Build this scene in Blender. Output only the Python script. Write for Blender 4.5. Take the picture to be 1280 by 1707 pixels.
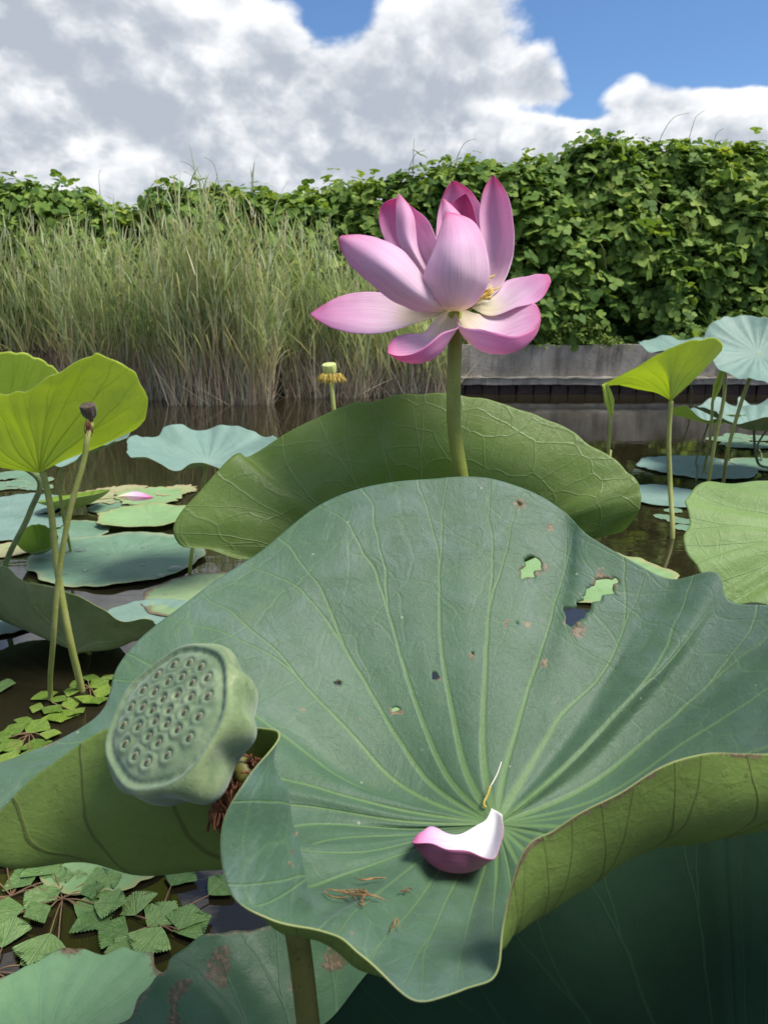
import bpy, math, random
import numpy as np
from mathutils import Vector, Matrix

random.seed(7)
rng = np.random.default_rng(7)
scene = bpy.context.scene
col = scene.collection
for o in list(bpy.data.objects):
    bpy.data.objects.remove(o)

# ------------------------------------------------------------------ camera
CAM_H, PITCH, FPX = 0.95, math.radians(14.5), 1290.0
cam_data = bpy.data.cameras.new('camera')
cam = bpy.data.objects.new('camera', cam_data)
col.objects.link(cam)
cam.location = (0, 0, CAM_H)
cam.rotation_euler = (math.pi / 2 - PITCH, 0, 0)
cam_data.sensor_fit = 'VERTICAL'
cam_data.sensor_height = 36.0
cam_data.lens = 36.0 * FPX / 1707.0
cam_data.clip_start = 0.02
cam_data.clip_end = 3000
cam_data.dof.use_dof = True
cam_data.dof.focus_distance = 0.98
cam_data.dof.aperture_fstop = 15.0
scene.camera = cam

# ------------------------------------------------------------------ colour management
scene.view_settings.view_transform = 'Standard'
scene.view_settings.look = 'None'
scene.view_settings.exposure = 0.95
scene.view_settings.gamma = 1.0
scene.view_settings.use_curve_mapping = False
scene.cycles.use_denoising = True
scene.cycles.max_bounces = 6
scene.cycles.transparent_max_bounces = 8

# ------------------------------------------------------------------ node helper
class NB:
    def __init__(self, nt):
        self.nt = nt
    def n(self, kind, **kw):
        x = self.nt.nodes.new('ShaderNode' + kind)
        for k, v in kw.items():
            setattr(x, k, v)
        return x
    def set(self, sock, v):
        if v is None:
            return
        if isinstance(v, bpy.types.NodeSocket):
            self.nt.links.new(v, sock)
        else:
            if isinstance(v, (tuple, list)) and len(v) == 3 and sock.type == 'RGBA':
                v = (*v, 1)
            sock.default_value = v
    def m(self, op, a, b=None, c=None, clamp=False):
        x = self.n('Math', operation=op, use_clamp=clamp)
        self.set(x.inputs[0], a); self.set(x.inputs[1], b); self.set(x.inputs[2], c)
        return x.outputs[0]
    def vm(self, op, a, b=None):
        x = self.n('VectorMath', operation=op)
        self.set(x.inputs[0], a); self.set(x.inputs[1], b)
        return x.outputs[0]
    def mix(self, f, a, b, blend='MIX'):
        x = self.n('Mix', data_type='RGBA', blend_type=blend)
        self.set(x.inputs[0], f); self.set(x.inputs[6], a); self.set(x.inputs[7], b)
        return x.outputs[2]
    def sstep(self, x, lo, hi, a=0.0, b=1.0):
        r = self.n('MapRange', interpolation_type='SMOOTHSTEP')
        self.set(r.inputs[0], x); self.set(r.inputs[1], lo); self.set(r.inputs[2], hi)
        self.set(r.inputs[3], a); self.set(r.inputs[4], b)
        return r.outputs[0]
    def noise(self, vec, scale, detail=3, rough=0.5, dist=0.0):
        x = self.n('TexNoise')
        self.set(x.inputs['Vector'], vec); self.set(x.inputs['Scale'], scale)
        self.set(x.inputs['Detail'], detail); self.set(x.inputs['Roughness'], rough)
        self.set(x.inputs['Distortion'], dist)
        return x.outputs[0]
    def comb(self, x, y, z=0.0):
        c = self.n('CombineXYZ')
        self.set(c.inputs[0], x); self.set(c.inputs[1], y); self.set(c.inputs[2], z)
        return c.outputs[0]
    def sep(self, v):
        s = self.n('SeparateXYZ'); self.set(s.inputs[0], v)
        return s.outputs
    def ramp(self, f, stops):
        r = self.n('ValToRGB')
        e = r.color_ramp.elements
        while len(e) < len(stops):
            e.new(0.5)
        for el, (p, c) in zip(e, stops):
            el.position = p; el.color = (*c, 1)
        self.set(r.inputs[0], f)
        return r.outputs[0]

# ------------------------------------------------------------------ world: sky with cumulus clouds
SUN_EL, SUN_AZ = math.radians(62), math.radians(105)     # azimuth measured from +Y towards +X
world = bpy.data.worlds.new('World')
scene.world = world
world.use_nodes = True
wt = world.node_tree
wt.nodes.clear()
w = NB(wt)
def sky_px(px, py):
    x = (px - 640) / FPX; y = -(py - 853.5) / FPX
    cp, sp = math.cos(PITCH), math.sin(PITCH)
    X, Y, Z = x, cp + y * sp, -sp + y * cp
    return X / Y, Z / math.hypot(X, Y) * 1.0
def billow_group():
    g = bpy.data.node_groups.new('cloud_billow', 'ShaderNodeTree')
    g.interface.new_socket('Vector', in_out='INPUT', socket_type='NodeSocketVector')
    g.interface.new_socket('Density', in_out='OUTPUT', socket_type='NodeSocketFloat')
    b = NB(g)
    gi = g.nodes.new('NodeGroupInput'); go = g.nodes.new('NodeGroupOutput')
    sv = b.vm('MULTIPLY', gi.outputs[0], (1, 1, 1.35))
    n1 = b.noise(sv, 4.2, 8, 0.57, 0.25)
    wv = b.n('TexNoise'); b.set(wv.inputs['Vector'], sv); wv.inputs['Scale'].default_value = 10; wv.inputs['Detail'].default_value = 4
    wv.inputs['Roughness'].default_value = 0.6
    pv = b.vm('ADD', sv, b.vm('MULTIPLY', wv.outputs[1], (.13, .13, .13)))
    f = b.m('MULTIPLY', b.m('SUBTRACT', n1, 0.47), 1.35)
    for sc_, am in ((8.0, .42), (21.0, .20)):
        vo = b.n('TexVoronoi', feature='F1')
        b.set(vo.inputs['Vector'], pv)
        vo.inputs['Scale'].default_value = sc_
        f = b.m('ADD', f, b.m('MULTIPLY', b.m('SUBTRACT', 0.22, b.m('MULTIPLY', vo.outputs['Distance'], vo.outputs['Distance'])), am))
    g.links.new(f, go.inputs[0])
    return g
def placement(b, v):
    X, Y, Z = b.sep(v)
    hyp = b.m('SQRT', b.m('ADD', b.m('MULTIPLY', X, X), b.m('MULTIPLY', Y, Y)))
    el = b.m('DIVIDE', Z, b.m('MAXIMUM', hyp, 0.02))
    az = b.m('TANGENT', b.m('MAXIMUM', b.m('MINIMUM', b.m('ARCTAN2', X, Y), 1.3), -1.3))
    def gauss(px, py, sx, sy, amp, rot=0):
        a0, e0 = sky_px(px, py)
        p = b.m('MULTIPLY_ADD', az, FPX / sx, -a0 * FPX / sx)
        q = b.m('MULTIPLY_ADD', el, FPX / sy, -e0 * FPX / sy)
        if rot: p = b.m('MULTIPLY_ADD', q, rot, p)
        e = b.m('POWER', 2.71828, b.m('MULTIPLY', b.m('MULTIPLY_ADD', p, p, b.m('MULTIPLY', q, q)), -1.0))
        return b.m('MULTIPLY', e, amp)
    tot = None
    for a in [(60, 210, 420, 190, .55), (120, 30, 300, 90, .4), (470, 130, 150, 95, .42),
              (400, 260, 330, 90, .5), (660, 150, 150, 110, .42), (790, 75, 130, 80, .38),
              (900, 120, 80, 80, .3), (640, 250, 260, 90, .5), (1045, 130, 45, 50, .34),
              (1160, 205, 170, 75, .72), (1250, 270, 170, 70, .6), (880, 270, 190, 60, .6),
              (560, 30, 75, 80, -.7), (1120, 30, 250, 85, -.9), (990, 110, 42, 60, -.55),
              (905, 188, 120, 24, -.62, .8), (1265, 70, 150, 70, -.5), (330, 352, 420, 20, -.2), (240, 180, 120, 60, -.22), (520, 200, 60, 60, -.2), (700, 205, 90, 40, -.15), (330, 70, 70, 50, -.2)]:
        x = gauss(*a)
        tot = x if tot is None else b.m('ADD', tot, x)
    return tot
CG = billow_group()
tc = w.n('TexCoord')
dirv = w.vm('NORMALIZE', tc.outputs['Generated'])
def dens(v):
    g = wt.nodes.new('ShaderNodeGroup'); g.node_tree = CG
    w.set(g.inputs[0], v)
    return g.outputs[0]
b0 = dens(dirv)
b1 = dens(w.vm('ADD', dirv, (0.014, 0.0, 0.026)))
d0 = w.m('ADD', b0, placement(w, dirv))
sky = w.n('TexSky', sky_type='NISHITA', sun_disc=False)
sky.sun_elevation = SUN_EL
sky.sun_rotation = SUN_AZ
sky.altitude = 0; sky.air_density = 1.0; sky.dust_density = 0.6; sky.ozone_density = 1.6
alpha = w.sstep(d0, -0.06, 0.20)
thick = w.sstep(d0, 0.04, 0.70)
rel = w.m('MULTIPLY', w.m('SUBTRACT', b0, b1), 1.4)
lit = w.m('ADD', w.m('SUBTRACT', 0.76, w.m('MULTIPLY', thick, 0.46)), w.m('MULTIPLY', rel, 1.35))
ccol = w.mix(w.sstep(lit, 0.05, 1.0), (2.5, 2.78, 3.2), (6.0, 6.03, 6.08))
skyc = w.mix(1.0, sky.outputs[0], (0.46, 0.60, 0.76), 'MULTIPLY')
mixc = w.mix(alpha, skyc, ccol)
bg = w.n('Background')
w.set(bg.inputs[0], mixc)
bg.inputs[1].default_value = 0.10
wo = w.n('OutputWorld')
wt.links.new(bg.outputs[0], wo.inputs[0])
world.cycles.sampling_method = 'MANUAL'
world.cycles.sample_map_resolution = 1024

# ------------------------------------------------------------------ sun behind thin cloud
sd = bpy.data.lights.new('sun', 'SUN')
sun = bpy.data.objects.new('sun', sd)
col.objects.link(sun)
sd.energy = 2.9
sd.angle = math.radians(22)
sd.color = (1.0, 0.96, 0.89)
sdir = Vector((math.sin(SUN_AZ) * math.cos(SUN_EL), math.cos(SUN_AZ) * math.cos(SUN_EL), math.sin(SUN_EL)))
sun.rotation_euler = sdir.to_track_quat('Z', 'Y').to_euler()

# ------------------------------------------------------------------ geometry helpers
_CP, _SP = math.cos(PITCH), math.sin(PITCH)
def ray(px, py):
    x = (px - 640) / FPX; y = -(py - 853.5) / FPX
    return np.array([x, _CP + y * _SP, -_SP + y * _CP])
def P(px, py, t):
    return np.array([0, 0, CAM_H]) + ray(px, py) * t
def W(px, py, z=0.0):
    r = ray(px, py)
    return np.array([0, 0, CAM_H]) + r * ((z - CAM_H) / r[2])
def project(V):
    d = V - np.array([0, 0, CAM_H])
    t = d[:, 1] * _CP - d[:, 2] * _SP
    u = d[:, 1] * _SP + d[:, 2] * _CP
    return np.stack([640 + FPX * d[:, 0] / t, 853.5 - FPX * u / t], 1)

def hermite(k, Y, x):
    """non-uniform Catmull-Rom: knots k, values Y (K,...), query x"""
    k = np.asarray(k, float); Y = np.asarray(Y, float)
    m = np.zeros_like(Y)
    h = np.diff(k)
    sh = (-1,) + (1,) * (Y.ndim - 1)
    dl = np.diff(Y, axis=0) / h.reshape(sh)
    m[1:-1] = (dl[:-1] * h[1:].reshape(sh) + dl[1:] * h[:-1].reshape(sh)) / (h[1:] + h[:-1]).reshape(sh)
    m[0] = dl[0]; m[-1] = dl[-1]
    if len(k) > 2:
        m[0] = 1.5 * dl[0] - 0.5 * m[1]; m[-1] = 1.5 * dl[-1] - 0.5 * m[-2]
    i = np.clip(np.searchsorted(k, x, side='right') - 1, 0, len(k) - 2)
    t = ((x - k[i]) / h[i]).reshape(sh)
    hh = h[i].reshape(sh)
    return ((2*t**3 - 3*t**2 + 1) * Y[i] + (t**3 - 2*t**2 + t) * hh * m[i]
            + (-2*t**3 + 3*t**2) * Y[i+1] + (t**3 - t**2) * hh * m[i+1])
def chord(pts):
    pts = np.asarray(pts, float)
    c = np.concatenate([[0], np.cumsum(np.maximum(np.linalg.norm(np.diff(pts, axis=0), axis=1), 1e-5))])
    return c / c[-1]
def resample(pts, n, warp=1.0):
    pts = np.asarray(pts, float)
    d = hermite(chord(pts), pts, np.linspace(0, 1, 60))
    c = chord(d)
    q = np.linspace(0, 1, n) ** warp
    return np.stack([np.interp(q, c, d[:, j]) for j in range(3)], 1)

def mk_mesh(name, V, Q=None, T=None, uvq=None, uvt=None, smooth=True, cols=None, floats=None):
    V = np.asarray(V, np.float32)
    me = bpy.data.meshes.new(name)
    parts, starts, off = [], [], 0
    uvs = []
    if Q is not None and len(Q):
        Q = np.asarray(Q, np.int32)
        parts.append(Q.ravel()); starts.append(off + np.arange(len(Q)) * 4); off += len(Q) * 4
        if uvq is not None: uvs.append(np.asarray(uvq, np.float32).reshape(-1, 2))
    if T is not None and len(T):
        T = np.asarray(T, np.int32)
        parts.append(T.ravel()); starts.append(off + np.arange(len(T)) * 3); off += len(T) * 3
        if uvt is not None: uvs.append(np.asarray(uvt, np.float32).reshape(-1, 2))
    L = np.concatenate(parts); S = np.concatenate(starts).astype(np.int32)
    me.vertices.add(len(V)); me.vertices.foreach_set('co', V.ravel())
    me.loops.add(len(L)); me.loops.foreach_set('vertex_index', L)
    me.polygons.add(len(S)); me.polygons.foreach_set('loop_start', S)
    me.update(calc_edges=True)
    me.polygons.foreach_set('use_smooth', np.full(len(S), smooth))
    if uvs:
        ul = me.uv_layers.new(name='UVMap')
        ul.data.foreach_set('uv', np.concatenate(uvs).ravel())
    if cols is not None:
        a = me.color_attributes.new('Col', 'FLOAT_COLOR', 'POINT')
        c4 = np.ones((len(V), 4), np.float32); c4[:, :3] = cols
        a.data.foreach_set('color', c4.ravel())
    if floats:
        for k, v in floats.items():
            a = me.attributes.new(k, 'FLOAT', 'POINT')
            a.data.foreach_set('value', np.asarray(v, np.float32))
    me.validate()
    return me
def obj(name, me, mats=(), parent=None):
    o = bpy.data.objects.new(name, me)
    col.objects.link(o)
    for m in (mats if isinstance(mats, (list, tuple)) else [mats]):
        if me is not None and m is not None and len(me.materials) < 8 and m.name not in [x.name for x in me.materials]:
            me.materials.append(m)
    if parent is not None:
        o.parent = parent
        o.matrix_parent_inverse = Matrix.Translation(-Vector(parent.location))
    return o
def empty(name, loc):
    o = bpy.data.objects.new(name, None)
    col.objects.link(o)
    o.location = Vector([float(x) for x in loc]); o.empty_display_size = 0.05
    return o
def tag(o, label=None, cat=None, group=None, kind=None):
    if label: o['label'] = label
    if cat: o['category'] = cat
    if group: o['group'] = group
    if kind: o['kind'] = kind
    return o
def tube(pts, rad, n=10, per=10, rnoise=0.0, cap=True):
    pts = np.asarray(pts, float)
    k = chord(pts)
    m = max(6, per * (len(pts) - 1))
    q = np.linspace(0, 1, m)
    c = hermite(k, pts, q)
    r = np.interp(q, np.linspace(0, 1, len(np.atleast_1d(rad))) if np.ndim(rad) else [0, 1], rad if np.ndim(rad) else [rad, rad])
    if rnoise: r = r * (1 + rnoise * rng.standard_normal(m))
    tan = np.gradient(c, axis=0); tan /= np.linalg.norm(tan, axis=1)[:, None]
    ref = np.array([0.31, 0.95, 0.1]) if abs(tan[0][1]) < .9 else np.array([1.0, 0.1, 0.2])
    a = np.cross(tan, ref); a /= np.linalg.norm(a, axis=1)[:, None]
    b = np.cross(tan, a)
    th = np.linspace(0, 2 * np.pi, n, endpoint=False)
    V = c[:, None] + r[:, None, None] * (np.cos(th)[None, :, None] * a[:, None] + np.sin(th)[None, :, None] * b[:, None])
    V = V.reshape(-1, 3)
    i, j = np.meshgrid(np.arange(m - 1), np.arange(n), indexing='ij')
    i, j = i.ravel(), j.ravel(); j2 = (j + 1) % n
    Q = np.stack([i*n + j, i*n + j2, (i+1)*n + j2, (i+1)*n + j], 1)
    uv = np.stack([np.stack([j / n, q[i]], 1), np.stack([(j+1) / n, q[i]], 1), np.stack([(j+1) / n, q[i+1]], 1), np.stack([j / n, q[i+1]], 1)], 1)
    T = None
    if cap:
        V = np.concatenate([V, c[:1], c[-1:]])
        T = np.concatenate([np.stack([np.full(n, m*n), (np.arange(n)+1) % n, np.arange(n)], 1),
                            np.stack([np.full(n, m*n+1), (m-1)*n + np.arange(n), (m-1)*n + (np.arange(n)+1) % n], 1)])
    return V, Q, T, uv
def tube_obj(name, pts, rad, mat, parent=None, n=10, per=10, rnoise=0.0):
    V, Q, T, uv = tube(pts, rad, n, per, rnoise)
    uvt = np.zeros((len(T), 3, 2))
    return obj(name, mk_mesh(name, V, Q, T, uv, uvt), mat, parent)
def merge(parts):
    """parts: list of (V,Q,T) -> one V,Q,T"""
    Vs, Qs, Ts, off = [], [], [], 0
    for V, Q, T in parts:
        Vs.append(V)
        if Q is not None and len(Q): Qs.append(np.asarray(Q) + off)
        if T is not None and len(T): Ts.append(np.asarray(T) + off)
        off += len(V)
    return np.concatenate(Vs), (np.concatenate(Qs) if Qs else None), (np.concatenate(Ts) if Ts else None)

def vnoise(V, scale, seed=0):
    """cheap smooth pseudo noise in -1..1"""
    r = np.random.default_rng(seed)
    out = np.zeros(len(V))
    for i in range(7):
        k = r.normal(size=3); k /= np.linalg.norm(k)
        out += np.sin(V @ k * scale * (0.6 + 0.25 * i) + r.uniform(0, 6.28))
    return out / 3.5

# ------------------------------------------------------------------ materials
def new_mat(name):
    m = bpy.data.materials.new(name)
    m.use_nodes = True
    m.node_tree.nodes.clear()
    b = NB(m.node_tree)
    out = b.n('OutputMaterial')
    return m, b, out
def veins(b, NV, wob=0.16, width=0.010, net=0.0, netscale=11.0, fork=0.5):
    uv = b.n('UVMap'); uv.uv_map = 'UVMap'
    s, v, _ = b.sep(uv.outputs[0])
    tcn = b.n('TexCoord')
    oc = tcn.outputs['Object']
    wn_ = b.m('SUBTRACT', b.noise(oc, 14.0, 2), 0.5)
    s2 = b.m('ADD', s, b.m('MULTIPLY', wn_, b.m('MULTIPLY', v, wob * 2)))
    cell = b.m('FLOOR', b.m('ADD', s2, 0.5))
    f = b.m('SUBTRACT', s2, cell)
    wn = b.n('TexWhiteNoise', noise_dimensions='1D')
    b.set(wn.inputs['W'], b.m('FLOORED_MODULO', cell, NV))
    rf = b.m('ADD', fork, b.m('MULTIPLY', wn.outputs[0], 0.28))
    g = b.m('MULTIPLY', b.m('MAXIMUM', b.m('SUBTRACT', v, rf), 0.0), 0.62)
    af = b.m('ABSOLUTE', f)
    d = b.m('MULTIPLY', b.m('MULTIPLY', b.m('ABSOLUTE', b.m('SUBTRACT', af, g)), v), 6.2832 / NV)
    wd = b.m('ADD', b.m('MULTIPLY', b.m('SUBTRACT', 1.0, b.m('MULTIPLY', v, 0.9)), width), 0.0022)
    main = b.sstep(b.m('DIVIDE', d, wd), 0.25, 1.0, 1.0, 0.0)
    fade = b.m('SUBTRACT', 1.0, b.m('MULTIPLY', v, 0.45))
    main = b.m('MULTIPLY', main, fade)
    nets = None
    if net > 0:
        vo = b.n('TexVoronoi', feature='DISTANCE_TO_EDGE', voronoi_dimensions='2D')
        nz = b.n('TexNoise'); b.set(nz.inputs['Vector'], oc); nz.inputs['Scale'].default_value = 30
        b.set(vo.inputs['Vector'], b.vm('ADD', b.comb(b.m('MULTIPLY', s2, 1.15), b.m('MULTIPLY', v, netscale)), b.vm('MULTIPLY', nz.outputs[1], (.35, .35, 0))))
        vo.inputs['Scale'].default_value = 1.0
        nets = b.m('MULTIPLY', b.sstep(vo.outputs['Distance'], 0.0, 0.055, 1.0, 0.0), b.sstep(v, 0.25, 0.6))
        vo2 = b.n('TexVoronoi', feature='DISTANCE_TO_EDGE', voronoi_dimensions='2D')
        b.set(vo2.inputs['Vector'], b.comb(b.m('MULTIPLY', s2, 3.2), b.m('MULTIPLY', v, netscale * 2.6)))
        vo2.inputs['Scale'].default_value = 1.0
        nets = b.m('MAXIMUM', nets, b.m('MULTIPLY', b.sstep(vo2.outputs['Distance'], 0.0, 0.06, 1.0, 0.0), 0.35))
        nets = b.m('MULTIPLY', nets, net)
    return main, nets, oc, v
def leaf_mat(name, base, base2, vein, trans=0.3, tcol=None, rough=0.55, spec=0.3, sheen=0.0, net=0.0, NV=24,
             bump=0.25, width=0.010, spots=0.0, vein_amt=0.8, netscale=11.0, edge=None, mottle=1.0, vein_up=True,
             spotcol=(0.10, 0.055, 0.022), netcol=None, fork=0.5, bloom=None):
    m, b, out = new_mat(name)
    mv, nv, oc, v = veins(b, NV, net=net, width=width, netscale=netscale, fork=fork)
    n1 = b.noise(oc, 7.0, 4, 0.6)
    n2 = b.noise(oc, 42.0, 4, 0.65)
    c = b.mix(b.sstep(b.m('ADD', b.m('MULTIPLY', n1, 0.7), b.m('MULTIPLY', n2, 0.3)), 0.36, 0.64), base, base2)
    fine = b.noise(oc, 260.0, 2, 0.6)
    crk = b.noise(b.vm('ADD', oc, b.vm('MULTIPLY', b.comb(n1, n2, n1), (.05, .05, .05))), 16.0, 6, 0.7, 1.2)
    if bloom is not None:      # waxy bloom, rubbed off in places
        bl = b.m('MULTIPLY', b.sstep(crk, .40, .68), b.sstep(v, .25, .95, .25, 1.0))
        c = b.mix(b.m('MULTIPLY', bl, .62), c, bloom)
        vs = b.n('TexVoronoi'); b.set(vs.inputs['Vector'], oc); vs.inputs['Scale'].default_value = 55
        sp_ = b.m('MULTIPLY', b.sstep(vs.outputs['Distance'], .10, .05), b.m('GREATER_THAN', b.sep(vs.outputs['Color'])[0], .86))
        c = b.mix(b.m('MULTIPLY', sp_, .6), c, (0.34, 0.36, 0.24))
        ye = b.sstep(b.noise(oc, 11.0, 5, .7, .6), .60, .74)
        c = b.mix(b.m('MULTIPLY', ye, .35), c, (0.10, 0.15, 0.045))
    c = b.mix(b.m('MULTIPLY', b.m('SUBTRACT', fine, 0.35), 0.22 * mottle), c, (0.9, 1.0, 0.8), 'OVERLAY')
    vf = b.m('MULTIPLY', mv, vein_amt)
    c = b.mix(vf, c, vein)
    if nv is not None:
        c = b.mix(b.m('MULTIPLY', nv, 0.6), c, netcol or vein)
    if edge is not None:
        c = b.mix(b.m('MULTIPLY', b.sstep(b.m('ADD', v, b.m('MULTIPLY', b.m('SUBTRACT', n2, 0.5), 0.25)), 0.86, 1.0), 0.8), c, edge)
    at = b.n('Attribute', attribute_name='dry')
    dn = b.noise(oc, 170.0, 4, 0.7)
    dry = b.sstep(b.m('ADD', at.outputs['Fac'], b.m('MULTIPLY', b.m('SUBTRACT', dn, 0.5), 0.9)), 0.42, 0.62)
    dcol = b.mix(b.sstep(dn, .3, .7), (0.040, 0.025, 0.014), (0.25, 0.185, 0.105))
    if spots > 0:
        sn = b.noise(oc, 26.0, 6, 0.75)
        sp = b.sstep(sn, 0.70 - spots * 0.12, 0.76 - spots * 0.10)
        c = b.mix(b.m('MULTIPLY', sp, 0.75), c, spotcol)
    c = b.mix(dry, c, dcol)
    bs = b.n('BsdfPrincipled')
    b.set(bs.inputs['Base Color'], c)
    b.set(bs.inputs['Roughness'], b.m('ADD', rough - 0.08, b.m('MULTIPLY', n2, 0.16)))
    bs.inputs['Specular IOR Level'].default_value = spec
    if sheen > 0:
        bs.inputs['Sheen Weight'].default_value = sheen
        bs.inputs['Sheen Roughness'].default_value = 0.45
        bs.inputs['Sheen Tint'].default_value = (0.72, 0.88, 1.0, 1)
    h = b.m('ADD', b.m('MULTIPLY', mv, 1.0 if vein_up else -0.8), b.m('ADD', b.m('MULTIPLY', fine, 0.18), b.m('ADD', b.m('MULTIPLY', n2, 0.5), b.m('MULTIPLY', crk, 2.2))))
    if nv is not None:
        h = b.m('ADD', h, b.m('MULTIPLY', nv, 1.0 if vein_up else -1.0))
    bp = b.n('Bump')
    bp.inputs['Strength'].default_value = bump
    bp.inputs['Distance'].default_value = 0.0016
    b.set(bp.inputs['Height'], h)
    b.set(bs.inputs['Normal'], bp.outputs[0])
    tr = b.n('BsdfTranslucent')
    tcn = b.mix(0.55, c, tcol or vein)
    if nv is not None:
        tcn = b.mix(b.m('MULTIPLY', b.m('MAXIMUM', mv, nv), 0.35), tcn, (base[0]*.4, base[1]*.45, base[2]*.4))
    tcn = b.mix(dry, tcn, (0.06, 0.03, 0.01))
    b.set(tr.inputs[0], tcn)
    mx = b.n('MixShader'); mx.inputs[0].default_value = trans
    b.nt.links.new(bs.outputs[0], mx.inputs[1]); b.nt.links.new(tr.outputs[0], mx.inputs[2])
    b.nt.links.new(mx.outputs[0], out.inputs[0])
    return m
def plain_mat(name, c1, c2, scale=20, rough=0.6, spec=0.3, bump=0.3, bdist=0.002, trans=0.0, c3=None, s3=120, detail=4):
    m, b, out = new_mat(name)
    oc = b.n('TexCoord').outputs['Object']
    n = b.noise(oc, scale, detail, 0.6)
    c = b.mix(b.sstep(n, 0.35, 0.65), c1, c2)
    n3 = b.noise(oc, s3, 3, 0.6)
    if c3 is not None:
        c = b.mix(b.sstep(n3, 0.62, 0.70), c, c3)
    bs = b.n('BsdfPrincipled')
    b.set(bs.inputs['Base Color'], c)
    bs.inputs['Roughness'].default_value = rough
    bs.inputs['Specular IOR Level'].default_value = spec
    bp = b.n('Bump'); bp.inputs['Strength'].default_value = bump; bp.inputs['Distance'].default_value = bdist
    b.set(bp.inputs['Height'], b.m('ADD', n, b.m('MULTIPLY', n3, 0.4)))
    b.set(bs.inputs['Normal'], bp.outputs[0])
    if trans > 0:
        tr = b.n('BsdfTranslucent'); b.set(tr.inputs[0], c)
        mx = b.n('MixShader'); mx.inputs[0].default_value = trans
        b.nt.links.new(bs.outputs[0], mx.inputs[1]); b.nt.links.new(tr.outputs[0], mx.inputs[2])
        b.nt.links.new(mx.outputs[0], out.inputs[0])
    else:
        b.nt.links.new(bs.outputs[0], out.inputs[0])
    return m
def vcol_mat(name, trans=0.3, rough=0.6, spec=0.2, tint=(1.1, 1.15, 0.6), island=0.0):
    m, b, out = new_mat(name)
    at = b.n('Attribute', attribute_name='Col')
    c = at.outputs['Color']
    bs = b.n('BsdfPrincipled')
    b.set(bs.inputs['Base Color'], c)
    bs.inputs['Roughness'].default_value = rough; bs.inputs['Specular IOR Level'].default_value = spec
    tr = b.n('BsdfTranslucent'); b.set(tr.inputs[0], b.mix(1.0, c, tint, 'MULTIPLY'))
    mx = b.n('MixShader'); mx.inputs[0].default_value = trans
    b.nt.links.new(bs.outputs[0], mx.inputs[1]); b.nt.links.new(tr.outputs[0], mx.inputs[2])
    b.nt.links.new(mx.outputs[0], out.inputs[0])
    return m

M = {}
# glaucous upper side of the big lotus leaves
M['top'] = leaf_mat('lotus_leaf_upper', (0.052, 0.106, 0.056), (0.069, 0.132, 0.070), (0.135, 0.235, 0.070), trans=0.12,
                    tcol=(0.20, 0.36, 0.05), rough=0.52, spec=0.32, sheen=0.10, NV=29, bump=0.5, width=0.0080, vein_amt=0.68,
                    net=0.22, netscale=9, fork=0.55, vein_up=False, bloom=(0.105, 0.165, 0.135))
M['under'] = leaf_mat('lotus_leaf_underside', (0.165, 0.235, 0.052), (0.195, 0.280, 0.066), (0.075, 0.070, 0.020), trans=0.30,
                      tcol=(0.40, 0.58, 0.06), rough=0.55, NV=29, bump=0.5, width=0.0065, spots=0.5, spotcol=(0.11, 0.085, 0.025), vein_amt=0.85, net=0.10)
M['rim'] = plain_mat('leaf_rim', (0.30, 0.36, 0.12), (0.36, 0.38, 0.16), rough=0.6, trans=0.2)
M['back_top'] = leaf_mat('back_leaf_upper', (0.06, 0.14, 0.075), (0.075, 0.16, 0.085), (0.16, 0.27, 0.08), trans=0.5,
                         tcol=(0.5, 0.72, 0.08), NV=26, net=0.3)
M['back_under'] = leaf_mat('back_leaf_underside', (0.175, 0.265, 0.050), (0.245, 0.335, 0.100), (0.31, 0.40, 0.15), trans=0.5,
                           tcol=(0.42, 0.60, 0.06), rough=0.42, spec=0.45, NV=26, net=0.5, bump=0.55, netscale=7.0, width=0.007,
                           spots=0.06, netcol=(0.27, 0.36, 0.15))
M['young_top'] = leaf_mat('young_leaf_upper', (0.22, 0.36, 0.05), (0.26, 0.40, 0.06), (0.3, 0.42, 0.1), trans=0.6,
                          tcol=(0.85, 0.95, 0.08), NV=20, net=0.1)
M['young_under'] = leaf_mat('young_leaf_underside', (0.56, 0.66, 0.13), (0.64, 0.72, 0.17), (0.32, 0.43, 0.07), trans=0.55,
                            tcol=(0.95, 1.0, 0.14), rough=0.5, NV=20, net=0.22, bump=0.9, width=0.009, vein_amt=0.7)
M['float'] = leaf_mat('floating_leaf_upper', (0.120, 0.215, 0.130), (0.160, 0.270, 0.175), (0.23, 0.34, 0.22), trans=0.10,
                      rough=0.50, sheen=0.06, NV=22, bump=0.5, width=0.012, vein_amt=0.55, spots=0.05, edge=(0.30, 0.34, 0.18))
M['blue'] = leaf_mat('blue_leaf_upper', (0.165, 0.262, 0.215), (0.205, 0.310, 0.255), (0.29, 0.39, 0.32), trans=0.15,
                     tcol=(0.3, 0.5, 0.15), rough=0.5, sheen=0.08, NV=22, bump=0.6, width=0.014, vein_amt=0.5)
M['pale'] = leaf_mat('pale_leaf_upper', (0.220, 0.360, 0.150), (0.270, 0.420, 0.190), (0.35, 0.48, 0.28), trans=0.2,
                     tcol=(0.45, 0.62, 0.12), rough=0.5, NV=22, bump=0.5, width=0.012, vein_amt=0.5, spots=0.1, edge=(0.40, 0.36, 0.16))
M['streak'] = leaf_mat('streaked_leaf_upper', (0.20, 0.30, 0.15), (0.27, 0.36, 0.19), (0.30, 0.38, 0.22), trans=0.15,
                       rough=0.5, NV=22, bump=0.5, width=0.012, vein_amt=0.4, spots=0.75, spotcol=(0.17, 0.06, 0.06), edge=(0.16, 0.07, 0.06))
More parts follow.
